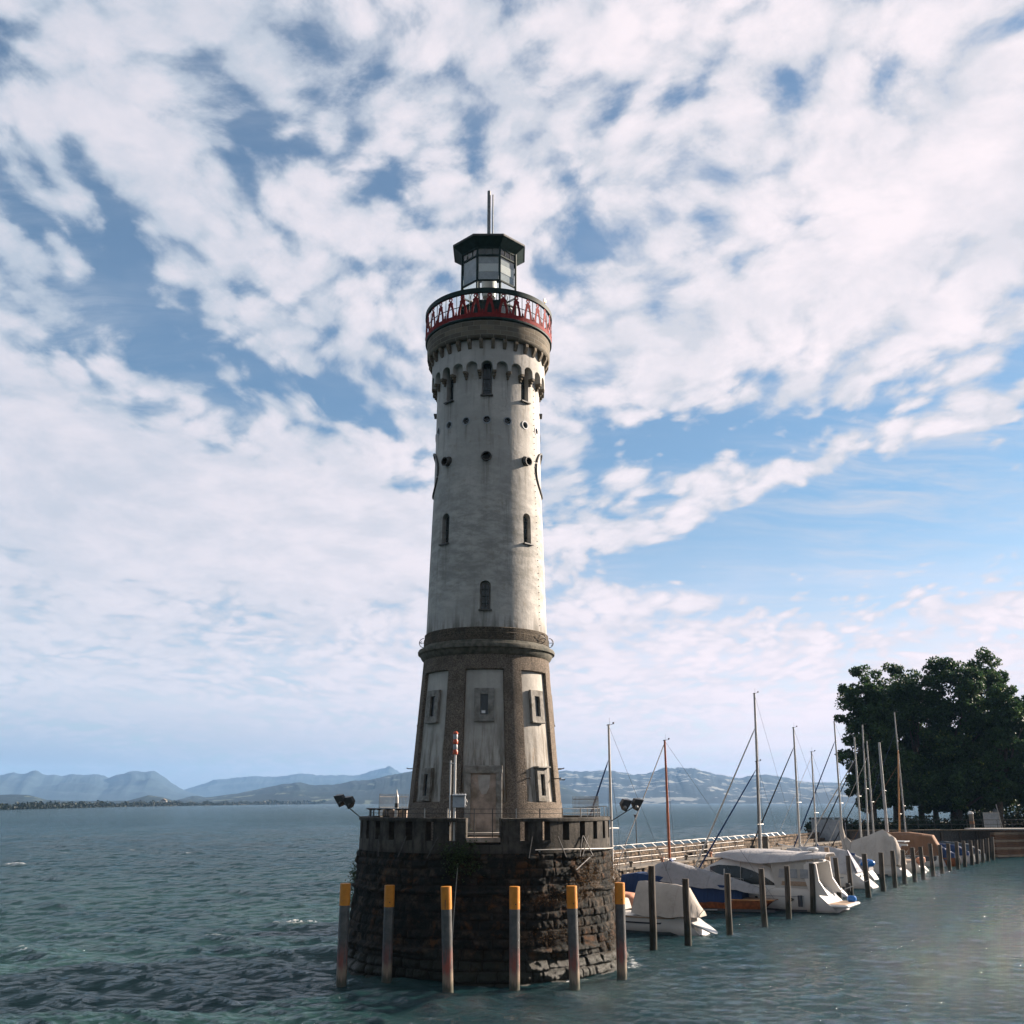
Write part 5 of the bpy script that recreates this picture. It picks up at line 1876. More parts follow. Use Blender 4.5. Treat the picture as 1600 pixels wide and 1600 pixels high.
def deck_mb(gun, drop=0.05, n=16, t0=0.0, t1=0.99, inset=0.03, camber=0.06):
    secs = []
    for i in range(n + 1):
        t = t0 + (t1 - t0) * i / n
        x, b, z = gun(t); b = max(0.004, b - inset)
        secs.append([(x, -b, z - drop), (x, -b * .5, z - drop + camber * b), (x, 0, z - drop + camber * 1.2 * b), (x, b * .5, z - drop + camber * b), (x, b, z - drop)])
    return MB().loft(secs, 0, True)


def strip_mb(gun, z0, z1, out=0.006, n=18, t0=0.0, t1=1.0):
    """a painted band just proud of both topsides, z measured down from the gunwale"""
    mb = MB()
    for s in (-1, 1):
        secs = []
        for i in range(n + 1):
            t = t0 + (t1 - t0) * i / n
            x, b, z = gun(t)
            secs.append([(x, s * (b + out), z - z0), (x, s * (b * .997 + out), z - z1)])
        mb.loft(secs, 0, True)
    return mb


def cover_mb(stations, wr=0.0, seed=0, npr=11):
    """draped cover: stations (x, half width, eave z, ridge z, ridge half width)"""
    rr = random.Random(seed)
    ph = [rr.uniform(0, 6.28) for _ in range(4)]
    st = []
    for i in range(len(stations) - 1):
        for k in range(5):
            u = k / 5
            st.append([a * (1 - u) + b * u for a, b in zip(stations[i], stations[i + 1])])
    st.append(list(stations[-1]))
    secs = []
    for (x, hw, ze, zr, rw) in st:
        row = []
        for k in range(npr):
            u = -1 + 2 * k / (npr - 1)
            au = abs(u)
            if au < 0.3:
                y = rw * (au / 0.3); z = zr - 0.02 * au
            else:
                q = (au - 0.3) / 0.7
                y = rw + (hw - rw) * q ** 0.9
                z = zr + (ze - zr) * (q ** 1.15)
            z += wr * math.sin(x * 5.1 + u * 3 + ph[0]) * math.sin(u * 7 + ph[1]) * (0.35 + au)
            yy = (y if u >= 0 else -y) + wr * .6 * math.sin(x * 8.0 + ph[2] + z * 3) * (1 if u > 0 else -1) * au
            row.append((x, yy, z))
        secs.append(row)
    return MB().loft(secs, 0, True, caps=True)


def add_rig(r, boat, mx, my_top, gun, spar='alu', rad=0.075, base_z=1.1, stay='bluecloth', stay_px=None, boom=True, spread=0.45, boomcol='bluecloth',
            stay_r=0.055, L=8.0, raked=0.0, stay_hi=0.88, wind=True, stay_thin=False):
    """mast standing at local x = mx up to height my_top, with its parts"""
    top = (mx - raked, 0, my_top)
    b0 = (mx, 0, base_z)
    mast = MB().tube([b0, ((b0[0] + top[0]) / 2, 0, (b0[2] + top[2]) / 2), top], [rad, rad * .95, rad * .75], 10).build('mast', spar, r)
    H = my_top - base_z
    sp = MB()
    zs_ = base_z + H * spread
    xs_ = mx - raked * spread
    sp.tube([(xs_ - .12, -0.62, zs_), (xs_, 0, zs_ + .02), (xs_ - .12, 0.62, zs_)], 0.022, 6)
    sp.build('spreader', 'white', mast)
    w = MB()
    bx = gun(0.97)
    for s in (-1, 1):
        gx, gb, gz = gun(min(.95, mx / L))
        w.tube([(gx, s * gb, gz), (xs_ - .12, s * .62, zs_), (top[0], 0, my_top - H * (1 - stay_hi))], 0.009, 4)
    sx, sb, sz = gun(0.0)
    w.tube([(sx + .1, 0, sz), (top[0], 0, my_top - .03)], 0.008, 4)
    w.build('shrouds', 'darksteel', mast)
    if wind:
        MB().tube([(top[0] + .12, 0, my_top), (top[0] - .3, 0, my_top + .05)], 0.012, 5).tube([(top[0] - .05, 0, my_top), (top[0] - .05, 0, my_top + .38)], 0.007, 4)\
            .box((top[0] - .28, 0, my_top + .1), (.10, .02, .08)).box((top[0], 0, my_top + .01), (.14, .10, .05)).build('wind_vane', 'lead', mast)
    if stay:
        q0 = (bx[0] - .05, 0, bx[2] + .12)
        q1 = (top[0] + .06, 0, base_z + H * stay_hi)
        if stay_thin:
            MB().tube([q0, q1], stay_r, 6).build('forestay', stay, mast)
        else:
            lerp = lambda u: tuple(a + (c - a) * u for a, c in zip(q0, q1))
            MB().tube([q0, lerp(.02), lerp(.3), lerp(.95), q1], [.03, stay_r, stay_r * 1.12, stay_r * .7, .012], 8).build('furled_jib', stay, mast)
    if boom:
        zb = base_z + .75
        bl_ = min(3.2, mx - .4)
        MB().tube([(mx - .05, 0, zb), (mx - bl_, 0, zb + .06)], 0.05, 8).build('boom', spar, mast)
        if boomcol:
            st = [(mx + .02, .10, zb + .05, zb + 1.0, .02), (mx - .5, .16, zb - .08, zb + .38, .05), (mx - 1.6, .14, zb - .06, zb + .26, .04), (mx - bl_, .08, zb, zb + .16, .03)]
            cover_mb(st, 0.015, int(mx * 10)).build('sail_cover', boomcol, mast)
    return mast


def new_boat(name, stern, label, cat, z=0.0, turn=0.0):
    return empty(name, (stern.x, stern.y, z), HEAD + turn, label, cat, 'boats moored along the breakwater')


def spx(x, y):
    return WZ(x, y, 0.0)


def mast_x(stern, px, row=1330):
    """local x at which the centreline passes behind the photo column px"""
    k = latr(px, row)
    # stern - MV*t : (sx - MV.x t) = k (sy - MV.y t)
    return (stern.x - k * stern.y) / (MV.x - k * MV.y)


def mast_top(stern, t, ytop):
    return CH + (stern.y - MV.y * t) * slope(ytop)


def windows(r, gun_x0, gun_x1, y, z, n, w, h, m_='darkglass', parent=None):
    for s in (-1, 1):
        for i in range(n):
            x = gun_x0 + (gun_x1 - gun_x0) * (i + .5) / n
            MB().box((x, s * y, z), (w, .03, h), bevel=.01).build('window', m_, parent or r)


# ---- 1: small white sloop with a canvas tent
st1 = spx(1104, 1461)
b = new_boat('sailing_boat', st1, 'white sloop under a beige tent, moored nearest the bastion', 'boat')
L = 7.6
h, gun = hull_mb(L, 2.3, 0.78, sw=.62, sheer=.22, rake=.5, slope_t=-0.95, full=2.4)
hu = h.build('hull', 'white', b)
strip_mb(gun, 0.26, 0.33, t0=.06).build('dark_stripe', 'stripe', hu)
strip_mb(gun, 0.02, 0.09, .02, t0=.04).build('rubbing_strake', 'teak', hu)
strip_mb(gun, 0.66, 0.80, .004, t0=.06).build('waterline_band', 'antifoul', hu)
deck_mb(gun, .03).build('deck', 'offwhite', b)
cb_ = cover_mb([(5.9, .35, .93, 1.12, .2), (5.0, .7, .93, 1.38, .35), (4.2, .8, .92, 1.45, .4)], 0.0, 2)
cb_.build('cabin', 'offwhite', b)
cv = cover_mb([(0.12, .45, .84, 1.05, .16), (0.40, .85, .84, 1.45, .10), (0.75, 1.05, .82, 2.05, .10), (1.4, 1.10, .80, 2.18, .08), (2.3, 1.12, .80, 2.24, .05), (3.1, 1.10, .82, 2.3, .05), (3.4, 1.0, .86, 2.26, .05)],
              0.035, 5, 15)
cv.build('canvas_tent', 'beige', b)
# long counter stern panel seen as a pale oval
MB().loft([[(gun(0)[0] * u + .0, .0, .0)] * 1 for u in (0, 1)], 0) if False else None
tr = MB()
n = 16
ov = []
for i in range(n):
    a = 2 * PI * i / n
    ov.append((0.30 + .80 * math.cos(a), .74 * math.sin(a) * (1.0 if math.cos(a) > 0 else .72), .44 + .40 * math.cos(a)))
tr.add(ov + [(p[0] - .05, p[1], p[2] + .05) for p in ov], [tuple(range(n)), tuple(range(2 * n - 1, n - 1, -1))] + [(i, (i + 1) % n, (i + 1) % n + n, i + n) for i in range(n)])
trn = tr.build('stern_panel', 'white', hu)
MB().box((0.28, 0, .475), (.9, .02, .02), ry=-.46).build('rudder_line', 'stripe', trn)
tm = mast_x(st1, 957.5, 1380)
add_rig(b, b, tm, mast_top(st1, tm, 1133), gun, 'palecloth', 0.075, 1.0, 'bluecloth', L=L, boom=False, stay_hi=.80, spread=.42)
MB().ball((5.3, -1.15, 1.15), .33, 14).tube([(5.3, -1.15, .75), (5.3, -1.15, .95)], [.06, .2], 8).build('blue_fender', 'bluecover', b)
MB().ball((5.6, -1.2, .45), .18, 10, sx=.8, sy=.8, sz=1.9).build('fender', 'grey', b)
MB().tube([(0.2, .5, .8), (-.3, 1.0, 1.2), (-1.2, 1.6, 1.3)], .014, 5).build('mooring_line', 'palecloth', b)

# ---- peach covered boat behind it, mostly hidden
sp = WZ(1006, 1437, 0)
b = new_boat('covered_dinghy', sp, 'low boat under a faded orange cover beside the bastion', 'boat')
h, gun = hull_mb(5.2, 1.9, .6, full=2.6); hu = h.build('hull', 'offwhite', b)
strip_mb(gun, .02, .12, .01).build('rubbing_strake', 'stripe', hu)
cover_mb([(0.0, .7, .60, .95, .4), (.6, .93, .60, 1.30, .5), (3.2, .98, .62, 1.42, .5), (4.8, .45, .70, 1.05, .2), (5.3, .1, .75, .8, .02)], .02, 9).build('orange_cover', 'peach', b)

# ---- 2: varnished wooden sloop under blue and grey covers
st2 = spx(1182, 1424)
b = new_boat('sailing_boat', st2, 'varnished mahogany sloop with navy and grey covers and a brown mast', 'boat')
L = 9.0
h, gun = hull_mb(L, 2.5, 0.66, sw=.30, sheer=.35, rake=.7, slope_t=1.2, full=2.0)
hu = h.build('hull', 'wood', b)
strip_mb(gun, 0.0, 0.06, .015).build('rubbing_strake', 'orangewood', hu)
strip_mb(gun, .52, .66, .006).build('waterline_band', 'stripe', hu)
deck_mb(gun, .02).build('deck', 'teak', b)
cover_mb([(0.6, .65, .62, 1.30, .5), (1.6, 1.08, .50, 1.42, .9), (3.4, 1.29, .44, 1.50, 1.1), (5.6, 1.29, .46, 1.80, 1.0), (7.2, .97, .6, 1.9, .6), (8.4, .45, .85, 1.7, .1)],
         .02, 12, 13).build('blue_tarpaulin', 'bluecover', b)
cover_mb([(-.35, .45, .95, 1.25, .15), (0.8, .9, 1.15, 1.62, .2), (2.4, 1.26, 1.22, 1.98, .3), (4.0, 1.34, 1.28, 2.35, .3), (5.2, 1.2, 1.5, 2.6, .3), (6.0, .9, 1.6, 2.4, .2), (6.6, .5, 1.7, 2.05, .1)],
         .05, 17, 15).build('grey_tarpaulin', 'greycover', b)
tm = mast_x(st2, 1047.5, 1370)
tm = min(tm, 6.5)
add_rig(b, b, tm, mast_top(st2, tm, 1157), gun, 'mastwood', 0.082, .9, 'palecloth', L=L, boom=False, stay_hi=.97, spread=.20, stay_r=.03, stay_thin=True)
MB().prism([(tm - .08, 1.0), (tm - .05, 2.75), (tm - .95, 1.75), (tm - 1.9, 1.1)], (-.16, .16), 'Y').build('mast_boot', 'bluecloth', b)
MB().tube([(-.3, 0, .72), (-1.1, .5, 1.3), (-2.0, 1.0, 1.5)], .014, 5).build('mooring_line', 'palecloth', b)
MB().tube([(-.3, 0, .8), (3.0, .0, 2.3)], .012, 5).build('cover_line', 'palecloth', b)

# ---- 3: big white motor cruiser
st3 = spx(1321, 1424)
b = new_boat('motor_cruiser', st3, 'large white motor cruiser with a curved dark side window and canvas roof', 'motor boat')
L = 10.4
h, gun = hull_mb(L, 3.5, 1.12, sw=.88, sheer=.42, rake=1.1, slope_t=-1.3, full=2.8)
hu = h.build('hull', 'white', b)
strip_mb(gun, 0.30, 0.345, .012, t0=.12).build('grey_line', 'grey', hu)
strip_mb(gun, 1.02, 1.14, .006, t0=.1).build('waterline_band', 'stripe', hu)
for s in (-1, 1):
    MB().prism(ellipse((2.6, .66), .20, .10), (s * 1.735, s * 1.765), 'Y').build('porthole', 'darkglass', hu)
    MB().prism(ellipse((4.6, .70), .10, .05), (s * 1.745, s * 1.765), 'Y').build('porthole', 'darkglass', hu)
deck_mb(gun, .02, t0=.14).build('deck', 'offwhite', b)
pl = MB().box((0.15, 0, .36), (1.4, 2.9, .16), bevel=.07)
plat = pl.build('swim_platform', 'white', hu)
MB().box((.20, 0, .449), (1.1, 2.5, .02)).build('teak_pad', 'teak', plat)
for i in range(3):
    MB().box((1.05 + .28 * i, -.75, .62 + .22 * i), (.34, .8, .06), bevel=.01).build('stern_step', 'teak', plat)
# raised coachroof
cr = MB().loft([[(x, -w, zb), (x, -w * .97, zm), (x, -w * .80, zt), (x, 0, zt + .06), (x, w * .80, zt), (x, w * .97, zm), (x, w, zb)]
                for x, w, zb, zm, zt in ((1.5, 1.52, 1.05, 1.30, 1.35), (3.0, 1.56, 1.08, 1.55, 1.70), (3.9, 1.56, 1.1, 1.75, 2.35), (4.9, 1.54, 1.12, 1.85, 2.78),
                                         (6.6, 1.46, 1.15, 1.85, 2.78), (7.6, 1.30, 1.2, 1.7, 2.35), (8.8, .95, 1.28, 1.5, 1.72), (10.3, .42, 1.38, 1.42, 1.46))], 0, True, caps=True)
cab = cr.build('coachroof', 'white', b)
for s in (-1, 1):
    g_ = []
    for x in np.linspace(3.5, 7.6, 22):
        zlo = np.interp(x, [3.4, 5.0, 7.6], [1.36, 1.38, 1.56]); zhi = np.interp(x, [3.4, 4.0, 4.8, 5.8, 7.0, 7.6], [1.39, 1.76, 2.12, 2.36, 2.38, 2.24])
        wv_ = np.interp(x, [3.0, 3.9, 4.9, 6.6, 7.6, 8.8], [1.56, 1.56, 1.54, 1.46, 1.30, .95])
        zb_ = np.interp(x, [3.0, 4.9, 6.6, 7.6], [1.08, 1.12, 1.15, 1.2])
        zt_ = np.interp(x, [3.0, 3.9, 4.9, 6.6, 7.6, 8.8], [1.70, 2.35, 2.78, 2.78, 2.35, 1.72]); zm_ = np.interp(x, [3.0, 3.9, 4.9, 6.6, 7.6, 8.8], [1.55, 1.75, 1.85, 1.85, 1.70, 1.5])
        g_.append([(x, s * (np.interp(z, [zb_, zm_, zt_], [wv_, wv_ * .97, wv_ * .80]) + .02), z) for z in np.linspace(zlo, zhi, 6)])
    MB().loft(g_, 0, True).build('side_window', 'darkglass', cab)
    MB().box((6.6, s * 1.43, 1.78), (.06, .08, .78), rx=s * .16).build('window_bar', 'white', cab)
MB().loft([[(6.7, -1.05, 2.80), (6.7, 1.05, 2.80)], [(8.5, -.78, 1.92), (8.5, .78, 1.92)]], 0, False).build('windscreen', 'darkglass', cab)
# soft roof
rf_ = MB()
def bim(x, w, z, c):
    return [(x, w * u, z + c * (1 - abs(u) ** 2.2) - .28 * max(0, abs(u) - .8) * 5 * .6) for u in np.linspace(-1, 1, 13)]
def slab(secs, th=.035):
    top = secs; bot = [[(x, y, z - th) for x, y, z in s] for s in secs]
    return MB().loft([a + b_[::-1] for a, b_ in zip(top, bot)], 0, True, closed=True, caps=True)
slab([bim(0.6, 1.15, 3.12, .04), bim(1.4, 1.60, 3.04, .16), bim(2.8, 1.85, 2.86, .34), bim(4.2, 1.95, 2.74, .56), bim(5.6, 1.80, 2.84, .46), bim(6.6, 1.45, 2.98, .20), bim(7.3, 1.10, 2.98, .04)])\
    .build('canvas_roof', 'whitecover', b)
for s in (-1, 1):
    cur = MB()
    cur.add([(1.1, s * 1.50, 1.2), (3.5, s * 1.60, 1.3), (3.7, s * 1.62, 2.72), (1.5, s * 1.50, 2.72)], [(0, 1, 2, 3)])
    cur.add([(1.1, s * 1.49, 1.2), (3.5, s * 1.59, 1.3), (3.7, s * 1.61, 2.72), (1.5, s * 1.49, 2.72)], [(0, 1, 2, 3)])
    cu = cur.build('side_curtain', 'offwhite', b)
    for x in (1.75, 2.4, 3.05):
        MB().box((x, s * 1.585, 2.05), (.48, .02, .50), bevel=.05).build('clear_panel', 'grey', cu)
    MB().box((2.2, s * 1.57, 1.5), (2.2, .03, .24), bevel=.05).build('tan_cushion', 'teak', cu)
for t in (.30, .48, .64):
    x, b_, z = gun(t)
    MB().ball((x, -(b_ + .13), z - .48), .14, 10, sz=2.2).tube([(x, -(b_ + .12), z - .2), (x, -b_ + .05, z + .02)], .013, 4).build('fender', 'stripe' if t < .6 else 'white', b)
MB().tube([(.5, -1.3, 1.0), (-.3, -1.9, 1.3), (-1.0, -2.3, 1.6)], .016, 5).build('mooring_line', 'palecloth', b)
MB().tube([(.5, 1.3, 1.0), (-.4, 1.7, 1.3), (-1.2, 2.2, 1.6)], .016, 5).build('mooring_line', 'palecloth', b)
for x in (1.6, 3.4, 5.6):
    for s in (-1, 1):
        MB().tube([(x, s * 1.50, 1.1), (x - .1, s * 1.52, 2.86)], .02, 6).build('roof_stanchion', 'steel', b)
MB().box((-.2, -.9, .62), (.5, .35, .32), bevel=.08).build('fender_basket', 'bluebright', b)
# white slanting arch at the stern
ar_ = MB()
for s in (-1, 1):
    ar_.prism([(0.45, .9), (1.5, .95), (1.75, 1.8), (1.75, 2.55), (1.35, 2.72), (1.05, 2.6), (0.95, 1.7)], (s * 1.50 - .09, s * 1.50 + .09), 'Y')
ar_.box((1.45, 0, 2.64), (.42, 3.1, .14), bevel=.05)
ar_.build('radar_arch', 'white', b)
MB().tube([(1.9, .2, 2.9), (2.3, .2, 3.35), (3.6, .1, 3.6)], .03, 6).lathe([(0, 3.25), (.28, 3.27), (.33, 3.36), (.24, 3.45), (0, 3.47)], 16, (1.5, .3)).tube([(1.5, .3, 2.7), (1.5, .3, 3.26)], .05, 8).build('radar', 'white', b)
MB().tube([(gun(.5)[0], -gun(.5)[1] + .1, gun(.5)[2]), (gun(.5)[0], -gun(.5)[1] + .1, gun(.5)[2] + .5), (gun(.8)[0], -gun(.8)[1] + .1, gun(.8)[2] + .55), (gun(.97)[0], 0, gun(.97)[2] + .6),
           (gun(.8)[0], gun(.8)[1] - .1, gun(.8)[2] + .55), (gun(.5)[0], gun(.5)[1] - .1, gun(.5)[2] + .5), (gun(.5)[0], gun(.5)[1] - .1, gun(.5)[2])], .018, 6).build('bow_rail', 'steel', b)
MB().tube([(2.0, 1.9, .3), (2.0, 1.9, .9)], [.13, .13], 10).build('fender', 'stripe', b)


# ---- sailing boats further along: (s along, stern px-or-w, mast px, top y, options)
def berth(s, w=9.4):
    v = MOLE_E + MU * s + MV * w
    return Vector((v.x, v.y, 0))


def sloop(s, mpx, ytop, label, w=9.4, L=8.0, hullc='white', stripe='stripe', spar='alu', stay='blackcloth', boomcol='bluecloth', cover=None,
          rad=.075, spread=.45, raked=.25, stern=None, stay_r=.055, stay_thin=False, row=1320, stay_hi=.86, beam=2.5, covh=1.0):
    stn = stern or berth(s, w)
    r = new_boat('sailing_boat', stn, label, 'boat')
    h, gun = hull_mb(L, beam, .85, sw=.72, sheer=.25, rake=.6, slope_t=-.5, full=2.3)
    hu = h.build('hull', hullc, r)
    strip_mb(gun, .10, .17, .008, t0=.05).build('hull_stripe', stripe, hu)
    strip_mb(gun, .74, .87, .005, t0=.05).build('waterline_band', 'antifoul', hu)
    deck_mb(gun, .03).build('deck', 'offwhite', r)
    c = cover_mb([(2.6, .75, .82, 1.22, .45), (3.4, .80, .84, 1.32, .5), (5.0, .68, .9, 1.28, .4), (6.4, .3, .95, 1.05, .15)], 0, 1).build('cabin', 'offwhite', r)
    windows(r, 3.0, 5.0, .80, 1.05, 3, .42, .14, parent=c)
    if cover:
        cover_mb([(.1, .7, .8, 1.0 * covh, .1), (.5, 1.0, .75, 1.75 * covh, .05), (2.2, 1.15, .75, 2.05 * covh, .05), (3.8, 1.12, .78, 2.15 * covh, .05), (4.4, .9, .85, 1.95 * covh, .05)],
                 .03, int(s * 7) % 97).build('boat_cover', cover, r)
    rl_ = MB()
    for sgn in (-1, 1):
        for t in (.04, .3, .6, .9):
            x, b_, z = gun(t)
            rl_.tube([(x, sgn * (b_ - .06), z - .02), (x, sgn * (b_ - .06), z + .55)], .012, 5)
        rl_.tube([(gun(t)[0], sgn * (gun(t)[1] - .06), gun(t)[2] + .55) for t in (.04, .3, .6, .9, .98)], .008, 4)
    rl_.build('guard_wires', 'steel', r)
    MB().box((.02, 0, .25), (.08, .30, .9), bevel=.02).build('rudder', 'white', r)
    for t in (.2, .45, .65):
        x, b_, z = gun(t)
        MB().ball((x, -(b_ + .11), z - .42), .12, 10, sz=2.1).tube([(x, -(b_ + .1), z - .2), (x, -b_, z)], .012, 4).build('fender', 'bluecloth' if int(s) % 2 else 'white', r)
    x, b_, z = gun(.03)
    MB().tube([(x, b_ - .1, z), (x - .6, b_ + .25, z + .25), (x - 1.2, b_ + .6, z + .9)], .014, 5).build('mooring_line', 'palecloth', r)
    MB().tube([(x, -b_ + .1, z), (x - .6, -b_ - .25, z + .25), (x - 1.2, -b_ - .6, z + .9)], .014, 5).build('mooring_line', 'palecloth', r)
    tm = mast_x(stn, mpx, row)
    tm = max(2.6, min(tm, L - 1.2))
    add_rig(r, r, tm, mast_top(stn, tm, ytop), gun, spar, rad, 1.2, stay, L=L, boomcol=boomcol, spread=spread, raked=raked, stay_r=stay_r, stay_thin=stay_thin, stay_hi=stay_hi)
    return r


sloop(8.6, 1185, 1190, 'low sloop with a short black mast, hidden behind the cruiser', hullc='white', spar='alud', stay='bluecloth', boomcol='blackcloth', L=7.0, stay_hi=.93)
sloop(12.2, 1187, 1084, 'sloop with the tallest grey mast and a long white furled sail', stay='palecloth', boomcol='palecloth', rad=.10, L=8.6, stay_r=.06, stay_hi=.81, raked=.35, spread=.10)
# small motor boat with outboard, its oval transom peeping out behind the cruiser
s4 = spx(1323, 1403)
b = new_boat('outboard_boat', s4, 'small white boat with a black outboard peeping out behind the cruiser stern', 'motor boat')
h, gun = hull_mb(6.2, 2.1, .75, slope_t=-.7, full=2.4); hu = h.build('hull', 'white', b)
strip_mb(gun, .05, .14, .01).build('rubbing_strake', 'stripe', hu)
deck_mb(gun, .03).build('deck', 'offwhite', b)
MB().box((-.05, -.35, .62), (.32, .26, .55), bevel=.06).box((-.08, -.35, .15), (.14, .12, .6)).build('outboard', 'black', b)
cover_mb([(2.3, .7, .75, 1.2, .4), (3.4, .75, .8, 1.45, .4), (4.8, .4, .85, 1.1, .2)], 0, 1).build('cabin', 'offwhite', b)
# ---- 5: white boat with pale tent and blue stern
st5 = spx(1371, 1388)
b = new_boat('sailing_boat', st5, 'white yacht under a pale tent with a dark blue stern flap', 'boat')
L = 8.4
h, gun = hull_mb(L, 2.9, 1.05, sw=.72, sheer=.2, rake=.5, slope_t=-1.35, full=2.4)
hu = h.build('hull', 'white', b)
strip_mb(gun, .28, .38, .01, t0=.1).build('hull_stripe', 'grey', hu)
strip_mb(gun, .95, 1.06, .006, t0=.1).build('waterline_band', 'antifoul', hu)
deck_mb(gun, .03).build('deck', 'offwhite', b)
cover_mb([(1.2, .9, 1.0, 1.3, .3), (1.9, 1.38, .98, 2.55, .03), (3.4, 1.46, .98, 2.85, .03), (5.2, 1.42, 1.0, 2.75, .03), (6.4, 1.1, 1.05, 2.6, .03), (6.7, .9, 1.1, 2.2, .05)], .03, 44, 15)\
    .build('pale_tent', 'whitecover', b)
MB().add([(1.15, -.8, 1.1), (1.15, .8, 1.1), (1.92, .08, 2.58), (1.92, -.08, 2.58), (1.12, -.8, 1.08), (1.12, .8, 1.08), (1.89, .08, 2.60), (1.89, -.08, 2.60)],
         [(0, 1, 2, 3), (7, 6, 5, 4), (0, 4, 5, 1), (1, 5, 6, 2), (2, 6, 7, 3), (3, 7, 4, 0)]).build('blue_flap', 'bluecover', b)
for s in (-1, 1):
    MB().box((.9, s * .75, .86), (.10, .5, .16), bevel=.03).build('locker', 'offwhite', b)
sloop(22.4, 1249, 1137, 'sloop with a grey mast and long black furled jib behind the pale tent', stay='blackcloth', boomcol='palecloth', rad=.09, L=8.3, stay_hi=.86)
sloop(25.4, 1275, 1175, 'short masted sloop between the cruiser and the palms of masts', stay='palecloth', stay_thin=True, stay_r=.015, boomcol='bluecloth', rad=.07, L=7.4, stay_hi=.95)
# ---- 6: small boat, grey cover and blue ball
st6 = spx(1374, 1374)
b = new_boat('covered_boat', berth(28.6, 9.8), 'small boat with a grey cover and a big bright blue fender', 'boat')
h, gun = hull_mb(6.6, 2.2, .8, slope_t=-.6, full=2.4); hu = h.build('hull', 'white', b)
strip_mb(gun, .05, .15, .01).build('rubbing_strake', 'stripe', hu)
cover_mb([(.4, .9, .7, 1.3, .2), (1.6, 1.05, .75, 1.85, .2), (4.2, 1.0, .8, 2.0, .2), (6.2, .4, .95, 1.3, .1)], .04, 31).build('grey_cover', 'greycover', b)
MB().ball((.5, .7, 1.25), .42, 16, sx=1.5, sz=.8).build('blue_fender', 'bluebright', b)
# ---- 7: yacht under the big beige cover
st7 = spx(1423, 1369)
b = new_boat('sailing_boat', st7, 'yacht under one big beige cover swept up to its mast', 'boat')
L = 10.0
h, gun = hull_mb(L, 3.1, 1.1, sw=.7, sheer=.2, rake=.5, slope_t=-1.1, full=2.3); hu = h.build('hull', 'white', b)
strip_mb(gun, .95, 1.1, .006, t0=.1).build('waterline_band', 'antifoul', hu)
deck_mb(gun, .03).build('deck', 'offwhite', b)
tm7 = mast_x(st7, 1316, 1310)
tm7 = max(5, min(tm7, 9.2))
cover_mb([(0.35, .7, .9, 1.5, .1), (.9, 1.3, .9, 3.0, .05), (1.9, 1.58, .95, 3.75, .03), (3.2, 1.62, 1.0, 3.2, .03), (4.6, 1.6, 1.0, 2.75, .03), (tm7 - .9, 1.3, 1.05, 2.55, .03), (tm7 - .3, .95, 1.4, 3.1, .03),
          (tm7 - .02, .3, 2.4, 4.4, .03), (tm7 + .15, .12, 3.2, 4.5, .02)], .05, 61, 15).build('beige_cover', 'beige', b)
add_rig(b, b, tm7, mast_top(st7, tm7, 1128), gun, 'alu', .085, 1.2, 'bluecloth', L=L, boom=False, stay_hi=.86, spread=.40, raked=.2)
# ---- more masts in front of the trees
sloop(38.5, 1346, 1152, 'sloop with a grey mast left of the tight cluster of masts', stay='palecloth', boomcol='beige', rad=.09, L=8.5, stay_hi=.82, spread=.5)
st8 = spx(1450, 1363)
b = new_boat('motor_boat', st8, 'white motor boat with a flat grey roof beside the beige covered yacht', 'motor boat')
h, gun = hull_mb(7.4, 2.7, 1.0, sw=.85, slope_t=-.9, full=2.6); hu = h.build('hull', 'white', b)
strip_mb(gun, .1, .16, .01).build('hull_stripe', 'wood', hu)
deck_mb(gun, .03).build('deck', 'teak', b)
cc = cover_mb([(2.2, 1.0, .95, 1.6, .8), (3.2, 1.05, .95, 2.5, .85), (4.6, 1.0, 1.0, 2.5, .8), (5.6, .8, 1.05, 1.5, .5)], 0, 1).build('wheelhouse', 'white', b)
windows(b, 3.1, 4.9, 1.0, 1.85, 3, .5, .45, parent=cc)
slab([[(x, y, 2.62) for y in np.linspace(-1.2, 1.2, 5)] for x in (1.5, 3, 5)], .07).build('flat_roof', 'grey', b)
MB().box((.5, 0, 1.0), (.5, 1.8, .5), bevel=.08).build('stern_seat', 'peach', b)
sloop(43.2, 1357, 1133, 'sloop with a slender tapering mast in the cluster before the trees', stay='blackcloth', boomcol='bluecloth', rad=.085, L=8.6, raked=.5, spread=.5)
sloop(46.5, 1366, 1158, 'sloop with a mast just right of the tapering one', stay='palecloth', stay_thin=True, stay_r=.02, boomcol='palecloth', rad=.085, L=8.2, spread=.45)
st9 = spx(1477, 1354)
b = new_boat('motor_boat', st9, 'dark boat with a rounded brown canvas cabin cover', 'motor boat')
h, gun = hull_mb(7.6, 2.7, 1.0, sw=.8, slope_t=-.4, full=2.4); hu = h.build('hull', 'white', b)
strip_mb(gun, .05, .5, .01, t0=.02).build('dark_band', 'stripe', hu)
deck_mb(gun, .03).build('deck', 'teak', b)
cover_mb([(.3, 1.0, 1.0, 1.9, .6), (.8, 1.25, 1.0, 2.9, .7), (3.0, 1.3, 1.0, 3.15, .7), (5.4, 1.1, 1.05, 3.1, .6), (6.2, .8, 1.1, 2.2, .3)], .02, 88).build('brown_cover', 'browncover', b)
sloop(51.5, 1388, 1160, 'sloop with the thickest pale mast before the trees', stay='blackcloth', boomcol='blackcloth', rad=.155, L=9.0, spread=.55, raked=.1)
sloop(56.5, 1405, 1172, 'sloop with an orange-brown wooden mast', spar='orangewood', stay='browncover', stay_thin=True, stay_r=.02, boomcol='darkcover', rad=.09, L=8.4, raked=.9, spread=.35, hullc='wood')
